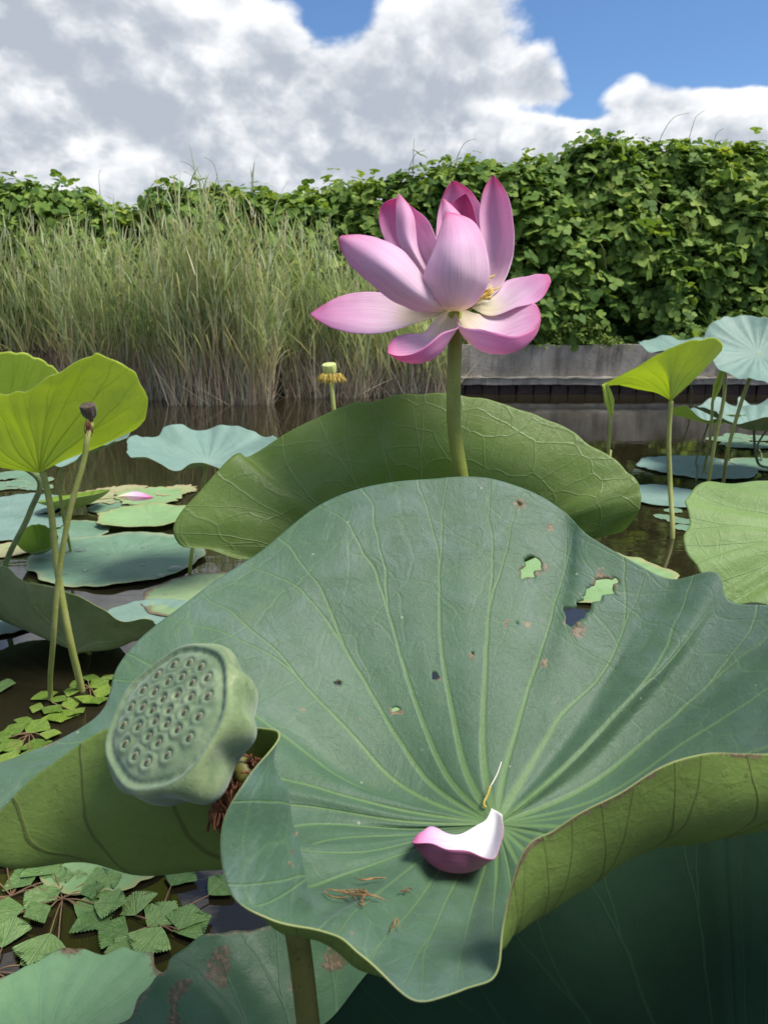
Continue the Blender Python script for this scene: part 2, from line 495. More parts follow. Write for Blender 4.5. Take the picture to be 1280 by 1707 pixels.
M['decay'] = leaf_mat('decaying_leaf_upper', (0.30, 0.36, 0.16), (0.40, 0.36, 0.20), (0.36, 0.42, 0.22), trans=0.15,
                      rough=0.55, NV=22, bump=0.6, width=0.012, vein_amt=0.4, spots=0.95, spotcol=(0.20, 0.08, 0.06), edge=(0.45, 0.30, 0.16))
M['right_top'] = leaf_mat('broad_leaf_upper', (0.175, 0.270, 0.075), (0.215, 0.325, 0.105), (0.28, 0.40, 0.17), trans=0.28,
                          tcol=(0.42, 0.60, 0.10), rough=0.5, NV=24, bump=0.7, width=0.010, net=0.16, netscale=7)
M['painted_shade_top'] = leaf_mat('shade_painted_leaf_upper', (0.013, 0.034, 0.016), (0.017, 0.042, 0.020), (0.034, 0.072, 0.032), trans=0.05,
                          rough=0.75, spec=0.08, NV=26, bump=0.5, width=0.007, vein_amt=0.6)  # shade under the big leaf painted in as a very dark green
M['ragged'] = leaf_mat('ragged_leaf_upper', (0.055, 0.125, 0.055), (0.075, 0.155, 0.075), (0.13, 0.22, 0.12), trans=0.12,
                       rough=0.42, spec=0.4, NV=22, bump=0.6, width=0.014, vein_amt=0.5, spots=0.1)
M['dull_under'] = leaf_mat('dull_leaf_underside', (0.18, 0.24, 0.085), (0.27, 0.31, 0.14), (0.30, 0.33, 0.16), trans=0.22,
                           tcol=(0.25, 0.32, 0.08), rough=0.6, NV=20, bump=0.6, spots=0.55, spotcol=(0.05, 0.035, 0.018), vein_amt=0.7)
M['stem'] = plain_mat('lotus_stem', (0.190, 0.225, 0.030), (0.240, 0.270, 0.045), 30, 0.5, 0.35, 0.5, 0.0012, c3=(0.20, 0.15, 0.05), s3=300)
M['stem_y'] = plain_mat('yellow_stem', (0.24, 0.27, 0.06), (0.30, 0.30, 0.10), 30, 0.55, 0.3, 0.5, 0.0012, c3=(0.5, 0.45, 0.12), s3=220)
M['stem_d'] = plain_mat('dark_stem', (0.085, 0.115, 0.045), (0.12, 0.15, 0.06), 30, 0.55, 0.3, 0.5, 0.0012)
M['stem_brown'] = plain_mat('brown_green_stem', (0.10, 0.105, 0.022), (0.14, 0.13, 0.028), 30, 0.5, 0.35, 0.5, 0.0012, c3=(0.05, 0.04, 0.02), s3=300)
M['dry'] = plain_mat('dried_plant', (0.10, 0.04, 0.022), (0.20, 0.09, 0.045), 90, 0.75, 0.2, 0.6, 0.001)
M['dry_tan'] = plain_mat('dried_stamen', (0.22, 0.11, 0.045), (0.34, 0.20, 0.09), 90, 0.75, 0.2, 0.6, 0.001)
M['stamen'] = plain_mat('stamen_yellow', (0.62, 0.42, 0.06), (0.75, 0.58, 0.18), 90, 0.6, 0.2, 0.3, 0.001, trans=0.2)
M['filament'] = plain_mat('stamen_white', (0.75, 0.72, 0.55), (0.82, 0.80, 0.68), 90, 0.6, 0.2, 0.3, 0.001)

def petal_mat(name, stops, streak=0.35, trans=0.34):
    m, b, out = new_mat(name)
    uv = b.n('UVMap'); uv.uv_map = 'UVMap'
    u, v, _ = b.sep(uv.outputs[0])
    oc = b.n('TexCoord').outputs['Object']
    n = b.noise(oc, 22, 3, 0.5)
    vv = b.m('ADD', v, b.m('MULTIPLY', b.m('SUBTRACT', n, 0.5), 0.22))
    ed = b.m('ABSOLUTE', b.m('SUBTRACT', u, 0.5))
    vv = b.m('ADD', vv, b.m('MULTIPLY', b.m('POWER', b.m('MULTIPLY', ed, 2.0), 5.0), 0.10))
    c = b.ramp(vv, stops)
    st = b.noise(b.comb(b.m('MULTIPLY', u, 26.0), b.m('MULTIPLY', v, 1.1), b.m('MULTIPLY', n, 0.4)), 2.0, 3, 0.6)
    st2 = b.m('ABSOLUTE', b.m('SUBTRACT', b.m('FRACT', b.m('ADD', b.m('MULTIPLY', u, 19.0), b.m('MULTIPLY', n, 3.2))), 0.5))
    line = b.m('MULTIPLY', b.m('MULTIPLY', b.sstep(st2, 0.0, 0.16, 1.0, 0.0), b.sstep(st, .35, .6)), b.sstep(v, 0.15, 0.45))
    c = b.mix(b.m('MULTIPLY', b.sstep(st, 0.38, 0.66), streak * 0.75), c, b.mix(1.0, c, (0.86, 0.62, 0.86), 'MULTIPLY'))
    c = b.mix(b.m('MULTIPLY', line, streak * 0.9), c, b.mix(1.0, c, (0.86, 0.58, 0.80), 'MULTIPLY'))
    bs = b.n('BsdfPrincipled'); b.set(bs.inputs['Base Color'], c)
    bs.inputs['Roughness'].default_value = 0.5; bs.inputs['Specular IOR Level'].default_value = 0.25
    bs.inputs['Sheen Weight'].default_value = 0.15
    bp = b.n('Bump'); bp.inputs['Strength'].default_value = 0.35; bp.inputs['Distance'].default_value = 0.0009
    b.set(bp.inputs['Height'], b.m('ADD', b.m('MULTIPLY', line, -0.6), b.m('ADD', st, b.m('MULTIPLY', n, 0.8))))
    b.set(bs.inputs['Normal'], bp.outputs[0])
    tr = b.n('BsdfTranslucent'); b.set(tr.inputs[0], c)
    mx = b.n('MixShader'); mx.inputs[0].default_value = trans
    b.nt.links.new(bs.outputs[0], mx.inputs[1]); b.nt.links.new(tr.outputs[0], mx.inputs[2])
    b.nt.links.new(mx.outputs[0], out.inputs[0])
    return m
M['petal'] = petal_mat('lotus_petal', [(0.0, (0.84, 0.76, 0.40)), (0.11, (0.87, 0.78, 0.58)), (0.26, (0.88, 0.72, 0.76)), (0.60, (0.87, 0.62, 0.76)), (0.88, (0.84, 0.45, 0.64)), (1.0, (0.74, 0.16, 0.36))], .4, .45)
M['petal_low'] = petal_mat('lotus_petal_low', [(0.0, (0.74, 0.70, 0.36)), (0.26, (0.80, 0.74, 0.56)), (0.42, (0.87, 0.72, 0.78)), (0.65, (0.86, 0.60, 0.75)), (0.90, (0.83, 0.38, 0.61)), (1.0, (0.78, 0.18, 0.42))], 0.5, .45)
M['petal_low_out'] = petal_mat('lotus_petal_low_outside', [(0.0, (0.74, 0.66, 0.40)), (0.12, (0.80, 0.52, 0.62)), (0.40, (0.82, 0.42, 0.62)), (0.80, (0.80, 0.26, 0.50)), (1.0, (0.70, 0.14, 0.30))], 0.5)
M['petal_deep'] = petal_mat('lotus_petal_deep', [(0.0, (0.8, 0.7, 0.4)), (0.3, (0.78, 0.45, 0.6)), (0.55, (0.74, 0.25, 0.45)), (0.9, (0.66, 0.12, 0.32)), (1.0, (0.55, 0.06, 0.22))])
M['fallen_in'] = petal_mat('fallen_petal_inside', [(0.0, (0.86, 0.88, 0.80)), (0.45, (0.86, 0.86, 0.86)), (0.62, (0.82, 0.62, 0.76)), (0.85, (0.66, 0.28, 0.48)), (1.0, (0.42, 0.09, 0.24))], 0.5, 0.2)
M['fallen_out'] = petal_mat('fallen_petal_outside', [(0.0, (0.70, 0.60, 0.55)), (0.3, (0.52, 0.24, 0.34)), (0.6, (0.42, 0.14, 0.25)), (0.9, (0.36, 0.09, 0.20)), (1.0, (0.24, 0.04, 0.11))], 0.6, 0.2)

# ------------------------------------------------------------------ setting: pond water, bed and banks
WALL_Y = 9.3
def water_mat():
    m, b, out = new_mat('pond_water')
    oc = b.n('TexCoord').outputs['Object']
    bs = b.n('BsdfPrincipled')
    n = b.noise(oc, 0.9, 3, 0.5)
    b.set(bs.inputs['Base Color'], b.mix(n, (0.012, 0.010, 0.005), (0.026, 0.021, 0.010)))
    bs.inputs['Roughness'].default_value = 0.025
    bs.inputs['IOR'].default_value = 1.6
    sv = b.vm('MULTIPLY', oc, (1.0, 2.2, 1.0))
    r1 = b.noise(sv, 5.0, 2, 0.5); r2 = b.noise(sv, 22.0, 2, 0.5)
    bp = b.n('Bump'); bp.inputs['Strength'].default_value = 0.10; bp.inputs['Distance'].default_value = 0.006
    b.set(bp.inputs['Height'], b.m('ADD', r1, b.m('MULTIPLY', r2, 0.16)))
    b.set(bs.inputs['Normal'], bp.outputs[0])
    b.nt.links.new(bs.outputs[0], out.inputs[0])
    return m
M['water'] = water_mat()
xs = np.linspace(-60, 60, 13); ys = np.linspace(-30, WALL_Y + 0.12, 9)
def grid(xs, ys, zf):
    X, Y = np.meshgrid(xs, ys)
    V = np.stack([X.ravel(), Y.ravel(), zf(X, Y).ravel()], 1)
    nx, ny = len(xs), len(ys)
    i, j = np.meshgrid(np.arange(ny - 1), np.arange(nx - 1), indexing='ij'); i, j = i.ravel(), j.ravel()
    return V, np.stack([i*nx + j, i*nx + j + 1, (i+1)*nx + j + 1, (i+1)*nx + j], 1)
V, Q = grid(xs, ys, lambda X, Y: X * 0)
tag(obj('water', mk_mesh('water', V, Q), M['water']), 'dark murky pond water reflecting clouds and reeds', 'water', kind='structure')
M['mud'] = plain_mat('bank_mud', (0.045, 0.034, 0.022), (0.085, 0.066, 0.042), 6, 0.85, 0.15, 0.8, 0.02)
def gz(X, Y):
    z = np.full_like(X, -0.55)
    s = np.clip((Y - 8.75) / 0.5, 0, 1); left = np.clip((0.75 - X) / 0.3, 0, 1)
    z = np.where(Y > 8.6, -0.55 + (0.62 * s * left), z)
    z = np.where(Y > WALL_Y + 0.16, 0.5, z)
    z = np.where(Y < -31, 0.4, z)
    return z
gx = np.concatenate([[-600, -200, -60], np.linspace(-20, 20, 81), [60, 200, 600]])
gy = np.concatenate([[-600, -100, -31.5, -30, 0, 4], np.linspace(8.4, 9.4, 21), [WALL_Y + 0.16, WALL_Y + 0.17, 12, 20, 60, 200, 900]])
V, Q = grid(gx, np.unique(gy), gz)
V[:, 2] += np.where((V[:, 1] > 8.7) & (V[:, 1] < 9.4), vnoise(V, 5, 3) * 0.04, 0)
tag(obj('ground', mk_mesh('ground', V, Q), M['mud']), 'muddy pond bed and earth bank under the reeds', 'ground', kind='structure')

# ------------------------------------------------------------------ concrete revetment
def concrete_mat():
    m, b, out = new_mat('weathered_concrete')
    oc = b.n('TexCoord').outputs['Object']
    n = b.noise(oc, 3.0, 6, 0.65); f = b.noise(oc, 38.0, 5, 0.75)
    st = b.noise(b.vm('MULTIPLY', oc, (9, 9, 0.8)), 1.2, 4, 0.6)
    c = b.mix(b.sstep(n, 0.35, 0.65), (0.25, 0.215, 0.175), (0.38, 0.335, 0.28))
    c = b.mix(b.m('MULTIPLY', b.sstep(st, 0.48, 0.7), 0.55), c, (0.10, 0.088, 0.074))
    c = b.mix(b.m('MULTIPLY', b.sstep(f, 0.55, 0.7), 0.5), c, (0.42, 0.39, 0.35))
    c = b.mix(b.m('MULTIPLY', b.sstep(f, 0.45, 0.30), 0.6), c, (0.09, 0.08, 0.07))
    bs = b.n('BsdfPrincipled'); b.set(bs.inputs['Base Color'], c)
    bs.inputs['Roughness'].default_value = 0.9; bs.inputs['Specular IOR Level'].default_value = 0.15
    bp = b.n('Bump'); bp.inputs['Strength'].default_value = 0.7; bp.inputs['Distance'].default_value = 0.012
    b.set(bp.inputs['Height'], b.m('ADD', f, n)); b.set(bs.inputs['Normal'], bp.outputs[0])
    b.nt.links.new(bs.outputs[0], out.inputs[0])
    return m
M['concrete'] = concrete_mat()
M['board'] = plain_mat('wet_timber', (0.030, 0.016, 0.013), (0.060, 0.033, 0.027), 14, 0.6, 0.3, 0.6, 0.006)
M['ledge'] = plain_mat('pale_concrete', (0.36, 0.32, 0.25), (0.48, 0.43, 0.35), 14, 0.85, 0.2, 0.6, 0.006)
def box(x0, x1, y0, y1, z0, z1, seg=1, jit=0.0):
    V, Q = [], []
    xs = np.linspace(x0, x1, seg + 1)
    for i, x in enumerate(xs):
        for (y, z) in ((y0, z0), (y1, z0), (y1, z1), (y0, z1)):
            V.append((x, y, z))
    for i in range(seg):
        for k in range(4):
            a, b2 = i*4 + k, i*4 + (k+1) % 4
            Q.append((a, b2, b2 + 4, a + 4))
    Q.append((3, 2, 1, 0)); n = seg * 4; Q.append((n, n+1, n+2, n+3))
    V = np.array(V, float)
    if jit: V[:, 1:] += rng.normal(size=(len(V), 2)) * jit
    return V, np.array(Q)[:, ::-1]
wx0, wx1 = -0.9, 16.0
wall = empty('retaining_wall', (4, WALL_Y, 0))
tag(wall, 'long weathered grey concrete retaining wall at the far water edge', 'wall')
V, Q = box(wx0, wx1, WALL_Y, WALL_Y + 0.15, 0.205, 0.575, 160, 0.004)
obj('wall_face', mk_mesh('wall_face', V, Q, smooth=False), M['concrete'], wall)
V, Q = box(wx0, wx1, WALL_Y - 0.05, WALL_Y + 0.14, 0.185, 0.2045, 160, 0.003)
obj('ledge', mk_mesh('ledge', V, Q, smooth=False), M['ledge'], wall)
V, Q = box(wx0, wx1, WALL_Y - 0.035, WALL_Y + 0.14, 0.115, 0.1845, 160, 0.004)
obj('footing_beam', mk_mesh('footing_beam', V, Q, smooth=False), M['concrete'], wall)
x = wx0 + 0.03
bmesh_ = None
k = 0
while x < 8.5:
    wdt = 0.205
    if bmesh_ is None:
        V, Q = box(0, wdt - 0.02, -0.03, 0.03, -0.5, 0.118, 1)
        bmesh_ = mk_mesh('board', V, Q, smooth=False)
    o = obj('board', bmesh_, M['board'], wall)
    o.matrix_parent_inverse = Matrix.Translation((-4, -WALL_Y, 0))
    o.location = (x, WALL_Y + 0.05 + (0.012 if k % 2 else -0.006), 0)
    x += wdt; k += 1

# ------------------------------------------------------------------ kudzu thicket
def foliage_mat(name, trans=0.3, ramp=None):
    m, b, out = new_mat(name)
    g = b.n('NewGeometry'); oi = b.n('ObjectInfo')
    r = b.m('FRACT', b.m('ADD', g.outputs['Random Per Island'], b.m('MULTIPLY', oi.outputs['Random'], 7.31)))
    oc = b.n('NewGeometry').outputs['Position']
    n = b.noise(oc, 1.1, 2)
    f = b.m('ADD', b.m('MULTIPLY', r, 0.8), b.m('MULTIPLY', b.m('SUBTRACT', n, 0.4), 0.8))
    c = b.ramp(f, ramp or [(0.0, (0.055, 0.115, 0.024)), (0.3, (0.105, 0.185, 0.038)), (0.6, (0.170, 0.265, 0.052)), (0.88, (0.27, 0.36, 0.075)), (1.0, (0.37, 0.43, 0.10))])
    bs = b.n('BsdfPrincipled'); b.set(bs.inputs['Base Color'], c)
    bs.inputs['Roughness'].default_value = 0.6; bs.inputs['Specular IOR Level'].default_value = 0.14
    tr = b.n('BsdfTranslucent'); b.set(tr.inputs[0], b.mix(1.0, c, (1.7, 1.6, 0.7), 'MULTIPLY'))
    mx = b.n('MixShader'); mx.inputs[0].default_value = trans
    b.nt.links.new(bs.outputs[0], mx.inputs[1]); b.nt.links.new(tr.outputs[0], mx.inputs[2])
    b.nt.links.new(mx.outputs[0], out.inputs[0])
    return m
M['kudzu'] = foliage_mat('kudzu_leaf')
M['weed'] = foliage_mat('weed_leaf', 0.3, [(0.0, (0.06, 0.10, 0.02)), (0.4, (0.12, 0.18, 0.03)), (0.8, (0.20, 0.26, 0.05)), (1.0, (0.26, 0.28, 0.09))])
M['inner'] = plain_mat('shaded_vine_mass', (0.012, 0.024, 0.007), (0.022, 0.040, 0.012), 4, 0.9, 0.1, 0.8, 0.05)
M['vine'] = plain_mat('vine_stem', (0.12, 0.15, 0.05), (0.17, 0.17, 0.08), 20, 0.7, 0.2, 0.3, 0.002)
# one leaflet in its own plane, stalk at the origin, tip along +Y, folded along the midrib
lf = np.array([(0, 0, 0), (-.34, .10, .05), (-.52, .42, .06), (-.36, .76, .0), (0, 1.02, -.08), (.36, .76, .0), (.52, .42, .06), (.34, .10, .05), (0, .45, 0)], float)
lt = np.array([(8, 1, 0), (8, 2, 1), (8, 3, 2), (8, 4, 3), (8, 5, 4), (8, 6, 5), (8, 7, 6), (8, 0, 7)])[:, ::-1]
def trifoliate():
    vs, ts = [], []
    for i, (a, ox, oy, s) in enumerate(((0, 0, .18, 1.0), (78, -.06, .02, .86), (-78, .06, .02, .86))):
        a = math.radians(a); c, s_ = math.cos(a), math.sin(a)
        R = np.array([[c, -s_, 0], [s_, c, 0], [0, 0, 1]])
        vs.append((lf * s) @ R.T + np.array([ox, oy, 0])); ts.append(lt + 9 * i)
    return np.concatenate(vs), np.concatenate(ts)
tfV, tfT = trifoliate()
def frames(nrm, tipd):
    nrm = nrm / np.linalg.norm(nrm, axis=1)[:, None]
    y = tipd - (tipd * nrm).sum(1)[:, None] * nrm
    y /= np.linalg.norm(y, axis=1)[:, None] + 1e-9
    x = np.cross(y, nrm)
    return np.stack([x, y, nrm], 2)      # columns
def scatter(tV, tT, pos, R, sc):
    n = len(pos)
    V = np.einsum('nij,kj->nki', R, tV) * sc[:, None, None] + pos[:, None]
    T = tT[None] + (np.arange(n) * len(tV))[:, None, None]
    return V.reshape(-1, 3), T.reshape(-1, tT.shape[1])
topx = np.array([-400, -200, 0, 60, 150, 200, 245, 290, 330, 420, 500, 560, 620, 700, 760, 820, 880, 930, 1000, 1080, 1130, 1200, 1280, 1450, 1700])
topy = np.array([350, 348, 348, 345, 344, 352, 364, 350, 334, 343, 342, 326, 330, 318, 312, 314, 312, 300, 280, 284, 300, 284, 290, 286, 300])
HY = 10.6
def hedge_top(X):
    px = 640 + X / HY * FPX / 1.0
    return CAM_H + (520 - np.interp(px, topx, topy)) / FPX * HY * 1.01
def hedge_pt(X, v):
    """v 0..1 front face from foot to crest, 1..1.5 over the crest to the back"""
    H = hedge_top(X) - 0.05
    z0 = np.where(X > 0.7, 0.52, 0.15)
    foot = np.where(X > 0.9, 9.50, 9.75)
    a = np.clip(v, 0, 1)
    Y = foot + (HY - foot) * (a ** 1.8)
    Z = z0 + (H - z0) * (1 - (1 - a) ** 1.35)
    b2 = np.clip(v - 1, 0, 1)
    Y = Y + b2 * 3.0; Z = Z - b2 * b2 * 1.2
    p = np.stack([X, Y, Z], 1)
    bump = vnoise(p, 2.4, 11) * 0.20 + vnoise(p, 5.5, 12) * 0.12 + vnoise(p, 11.0, 13) * 0.05
    p[:, 1] -= bump * np.clip(1.1 - b2 * 2, 0, 1) * 0.9
    p[:, 2] += bump * 0.45 * a
    return p
def hedge_nrm(X, v):
    e = 0.02
    p = hedge_pt(X, v); pu = hedge_pt(X + e, v); pv = hedge_pt(X, v + e)
    n = np.cross(pu - p, pv - p)
    n /= np.linalg.norm(n, axis=1)[:, None] + 1e-9
    return p, n
def make_thicket(xa, xb, n, label, seed):
    r = np.random.default_rng(seed)
    root = empty('kudzu_thicket', ((xa + xb) / 2, 10.2, 0.3))
    tag(root, label, 'vine thicket', 'kudzu thickets on the far bank')
    # shaded inner mass
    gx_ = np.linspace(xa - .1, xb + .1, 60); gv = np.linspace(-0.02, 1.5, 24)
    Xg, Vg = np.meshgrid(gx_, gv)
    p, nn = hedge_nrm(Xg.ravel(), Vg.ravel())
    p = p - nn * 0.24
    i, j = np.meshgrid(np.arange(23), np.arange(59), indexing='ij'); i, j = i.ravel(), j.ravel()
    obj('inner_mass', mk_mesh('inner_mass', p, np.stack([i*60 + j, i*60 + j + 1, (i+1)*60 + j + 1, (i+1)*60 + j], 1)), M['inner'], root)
    X = r.uniform(xa, xb, n); v = r.uniform(0, 1, n) ** 0.85 * 1.30
    p, nn = hedge_nrm(X, v)
    dep = r.normal(size=n) * 0.08 - 0.03 - 0.22 * (vnoise(p, 6.5, 14) > 0.62)
    p = p + nn * dep[:, None] + r.normal(size=(n, 3)) * 0.03
    # sprigs pushing out of the crest
    sp = r.uniform(0, 1, n) < 0.05
    p[sp & (v > .85) & (v < 1.1), 2] += r.uniform(0, 0.08, (sp & (v > .85) & (v < 1.1)).sum())
    nrm = nn * 0.75 + np.array([0.05, -0.15, 0.75]) + r.normal(size=(n, 3)) * 0.55
    tip = np.array([0, -0.25, -0.8]) + r.normal(size=(n, 3)) * 0.8
    R = frames(nrm, tip)
    sc = np.clip(r.normal(0.082, 0.026, n), .04, .15)
    pr = project(p)
    vis = (pr[:, 0] > 5) & (pr[:, 0] < 1275) & (pr[:, 1] > 0) & (v < 1.02)
    # nothing of the left thicket's foot shows behind the reeds
    show = np.where(X > 0.9, True, pr[:, 1] < 455)
    rank = np.where(vis & show, dep + sc * 2.2 - 0.03 * np.abs(p[:, 1] - 9.6), -9)
    own = np.argsort(-rank)[:300]
    rest = np.setdiff1d(np.arange(n), own)
    Vf, Tf = scatter(tfV, tfT, p[rest], R[rest], sc[rest])
    tag(obj('foliage', mk_mesh('foliage', Vf, T=Tf, smooth=True), M['kudzu'], root), kind='stuff')
    lm = bpy.data.meshes.get('kudzu_leaf') or mk_mesh('kudzu_leaf', tfV, T=tfT, smooth=True)
    inv = Matrix.Translation(-root.location)
    for i in own:
        o = bpy.data.objects.new('leaf', lm); col.objects.link(o)
        if not lm.materials: lm.materials.append(M['kudzu'])
        o.parent = root; o.matrix_parent_inverse = inv
        mt = Matrix([[*(R[i][a] * sc[i]), p[i][a]] for a in range(3)] + [[0, 0, 0, 1]])
        o.matrix_basis = mt
    # loose runners
    for k in range(9):
        x0 = r.uniform(xa, xb); v0 = r.uniform(0.35, 0.9)
        q, qn = hedge_nrm(np.full(6, x0) + np.linspace(0, r.uniform(-.7, .7), 6), v0 + np.linspace(0, -.3, 6) * r.uniform(.3, 1))
        tube_obj('vine', q + qn * (0.09 + 0.03 * r.normal(size=(6, 1))), 0.005, M['vine'], root, 5, 5)
    for k in range(7):
        x0 = r.uniform(xa, xb)
        q = hedge_pt(np.array([x0]), np.array([0.98]))[0]
        h = r.uniform(0.22, 0.5); lx = r.uniform(-.3, .3)
        pts = [q + [0, 0, -.1], q + [lx*.2, 0, h*.5], q + [lx*.6, -.03, h*.9], q + [lx*1.2, -.05, h]]
        tube_obj('tendril', pts, [0.006, 0.0022], M['vine'], root, 5, 6)
    return root
make_thicket(-8.2, 0.6, 12000, 'leafy green vine thicket rising behind the tall reeds', 21)
make_thicket(0.6, 8.6, 19000, 'dense wall of broad green vine leaves above the concrete wall', 22)

# low yellow-green weeds sitting on the wall top
def weed(px0, px1, pyt, label, seed, n):
    r = np.random.default_rng(seed)
    a = W(px0, 575, 0.575); bb = W(px1, 575, 0.575)
    root = empty('wall_weed', (0.5 * (a[0] + bb[0]), WALL_Y + 0.2, 0.56))
    tag(root, label, 'weed', 'weeds on the wall top')
    X = r.normal(0.5 * (a[0] + bb[0]), (bb[0] - a[0]) / 3.4, n)
    hm = (575 - pyt) / FPX * 9.4
    env = np.exp(-((X - 0.5 * (a[0] + bb[0])) / ((bb[0] - a[0]) / 2.2)) ** 2)
    Z = 0.54 + r.uniform(0, 1, n) * hm * env
    Y = WALL_Y + 0.12 + r.normal(size=n) * 0.09
    p = np.stack([X, Y, Z], 1)
    R = frames(np.array([0, -.5, .8]) + r.normal(size=(n, 3)) * .5, np.array([0, -.6, .1]) + r.normal(size=(n, 3)) * .8)
    Vf, Tf = scatter(lf, lt, p, R, r.uniform(0.022, 0.05, n))
    tag(obj('foliage', mk_mesh('foliage', Vf, T=Tf, smooth=False), M['weed'], root), kind='stuff')
    for k in range(7):
        x0 = 0.5 * (a[0] + bb[0]) + r.uniform(-.35, .35) * (bb[0] - a[0])
        tube_obj('stem', [(x0, WALL_Y + .16, .52), (x0 + r.normal() * .05, WALL_Y + .12, .62), (x0 + r.normal() * .1, WALL_Y + .1, .56 + hm * r.uniform(.6, 1.1))], [.004, .002], M['vine'], root, 5, 5)
weed(895, 1030, 528, 'low yellow-green weed patch on the wall top beneath the vines', 31, 900)
weed(840, 905, 548, 'small weed tuft on the wall top behind the pink petals', 32, 260)
weed(1095, 1150, 548, 'sparse weed hanging on the wall top behind the bright leaf', 33, 240)

# ------------------------------------------------------------------ reeds
M['reed'] = vcol_mat('reed_blade', 0.45, 0.6, 0.2)
M['reed_dead'] = vcol_mat('reed_stalk', 0.10, 0.75, 0.15, (1, 1, 1))
def ribbons(base, dirs, side, length, width, droop, nseg, c0, c1):
    """arching blades; all arrays per blade"""
    n = len(base); s = np.linspace(0, 1, nseg + 1)
    Pm = base[:, None] + dirs[:, None] * (length[:, None] * s)[..., None]
    Pm[..., 2] -= (droop * length)[:, None] * s ** 2.2
    hor = dirs.copy(); hor[:, 2] = 0; hor /= np.linalg.norm(hor, axis=1)[:, None] + 1e-6
    Pm += hor[:, None] * ((droop * length * 0.35)[:, None] * s ** 2)[..., None]
    wd = width[:, None] * np.array([0.55 * (1 - q) + np.sin(np.pi * min(1, q * .8 + .2)) * .75 for q in s])[None]
    wd[:, -1] = width * 0.05
    L = Pm - side[:, None] * wd[..., None] * .5; Rr = Pm + side[:, None] * wd[..., None] * .5
    V = np.stack([L, Rr], 2).reshape(-1, 3)
    m = (nseg + 1) * 2
    q = np.array([[2*i, 2*i+1, 2*i+3, 2*i+2] for i in range(nseg)])
    Q = (q[None] + (np.arange(n) * m)[:, None, None]).reshape(-1, 4)
    cc = c0[:, None] * (1 - s)[None, :, None] + c1[:, None] * s[None, :, None]
    C = np.repeat(cc, 2, axis=1).reshape(-1, 3)
    return V, Q, C
def reed_clump(pxa, pxb, pyb, hts, n, label, seed, dry=0.3, lean=0.0, deadn=1.0, depth=0.55):
    r = np.random.default_rng(seed)
    a = W(pxa, pyb); bb = W(pxb, pyb)
    yc = a[1] + depth * 0.5
    root = empty('reed_clump', (0.5 * (a[0] + bb[0]), yc, 0.0))
    tag(root, label, 'reeds', 'tall reed clumps along the far bank')
    u = r.uniform(0, 1, n)
    X = a[0] + (bb[0] - a[0]) * u
    Y = a[1] + 0.03 + r.uniform(0, 1, n) ** 1.2 * depth
    hk = np.array(hts, float)
    H = np.interp(u, np.linspace(0, 1, len(hk)), hk) * r.uniform(0.62, 1.05, n)
    base = np.stack([X, Y, np.full(n, -0.06)], 1)
    ln = np.stack([r.normal(size=n) * 0.07 + lean, r.normal(size=n) * 0.05 - 0.05, np.ones(n)], 1)
    ln[:, 0] += (u - .5) * 0.16
    ln /= np.linalg.norm(ln, axis=1)[:, None]
    # stalks: thin three sided, brown at the foot and green above
    ns = 6; s = np.linspace(0, 1, ns)
    rad = r.uniform(0.0028, 0.0048, n)
    ax = base[:, None] + ln[:, None] * (H[:, None] * s)[..., None]
    bend = r.normal(size=(n, 2)) * 0.07
    ax[..., :2] += bend[:, None] * (s ** 2)[None, :, None] * H[:, None, None]
    th = np.array([0, 2.09, 4.19])
    ring = np.stack([np.cos(th), np.sin(th), 0 * th], 1)
    V = ax[:, :, None] + ring[None, None] * (rad[:, None] * (1 - .75 * s))[:, :, None, None]
    isdead = r.uniform(size=n) < dry
    low = np.stack([r.uniform(.30, .62, n), r.uniform(.24, .48, n), r.uniform(.13, .27, n)], 1)
    up = np.where(isdead[:, None], np.stack([r.uniform(.26, .42, n), r.uniform(.24, .36, n), r.uniform(.13, .2, n)], 1),
                  np.stack([r.uniform(.10, .2, n), r.uniform(.15, .25, n), r.uniform(.04, .08, n)], 1))
    wt_ = np.clip((s - .16) / .35, 0, 1)[None, :, None]
    C = low[:, None] * (1 - wt_) + up[:, None] * wt_
    C = np.repeat(C, 3, axis=1).reshape(-1, 3)
    m = ns * 3
    q = np.array([[i*3 + k, i*3 + (k+1) % 3, (i+1)*3 + (k+1) % 3, (i+1)*3 + k] for i in range(ns - 1) for k in range(3)])
    Q = (q[None] + (np.arange(n) * m)[:, None, None]).reshape(-1, 4)
    tag(obj('stalks', mk_mesh('stalks', V.reshape(-1, 3), Q, cols=C), M['reed_dead'], root), kind='stuff')
    # blades
    nb = 8
    idx = np.repeat(np.arange(n), nb)
    f = np.tile(np.linspace(0.22, 0.97, nb), n) + r.normal(size=n * nb) * 0.05
    f = np.clip(f, 0.12, 1)
    bp = base[idx] + ln[idx] * (H[idx] * f)[:, None]
    bp[:, :2] += bend[idx] * (f ** 2 * H[idx])[:, None]
    az = r.uniform(0, 2 * np.pi, n * nb)
    el = np.radians(r.uniform(54, 87, n * nb))
    dirs = np.stack([np.cos(az) * np.cos(el), np.sin(az) * np.cos(el), np.sin(el)], 1)
    side = np.stack([-np.sin(az), np.cos(az), 0.35 * r.normal(size=n * nb)], 1)
    side[:, 0] += 0.4
    side /= np.linalg.norm(side, axis=1)[:, None]
    L = r.uniform(0.30, 0.80, n * nb) * (1.15 - 0.55 * f)
    wdt = r.uniform(0.007, 0.016, n * nb)
    droop = r.uniform(0.0, 0.42, n * nb)
    g = r.uniform(size=n * nb)[:, None]
    c0 = np.array([.22, .32, .12]) * (1 - g) + np.array([.62, .66, .44]) * g
    dl = (f < 0.36) & (r.uniform(size=n * nb) < .75) | (isdead[idx] & (r.uniform(size=n * nb) < .55))
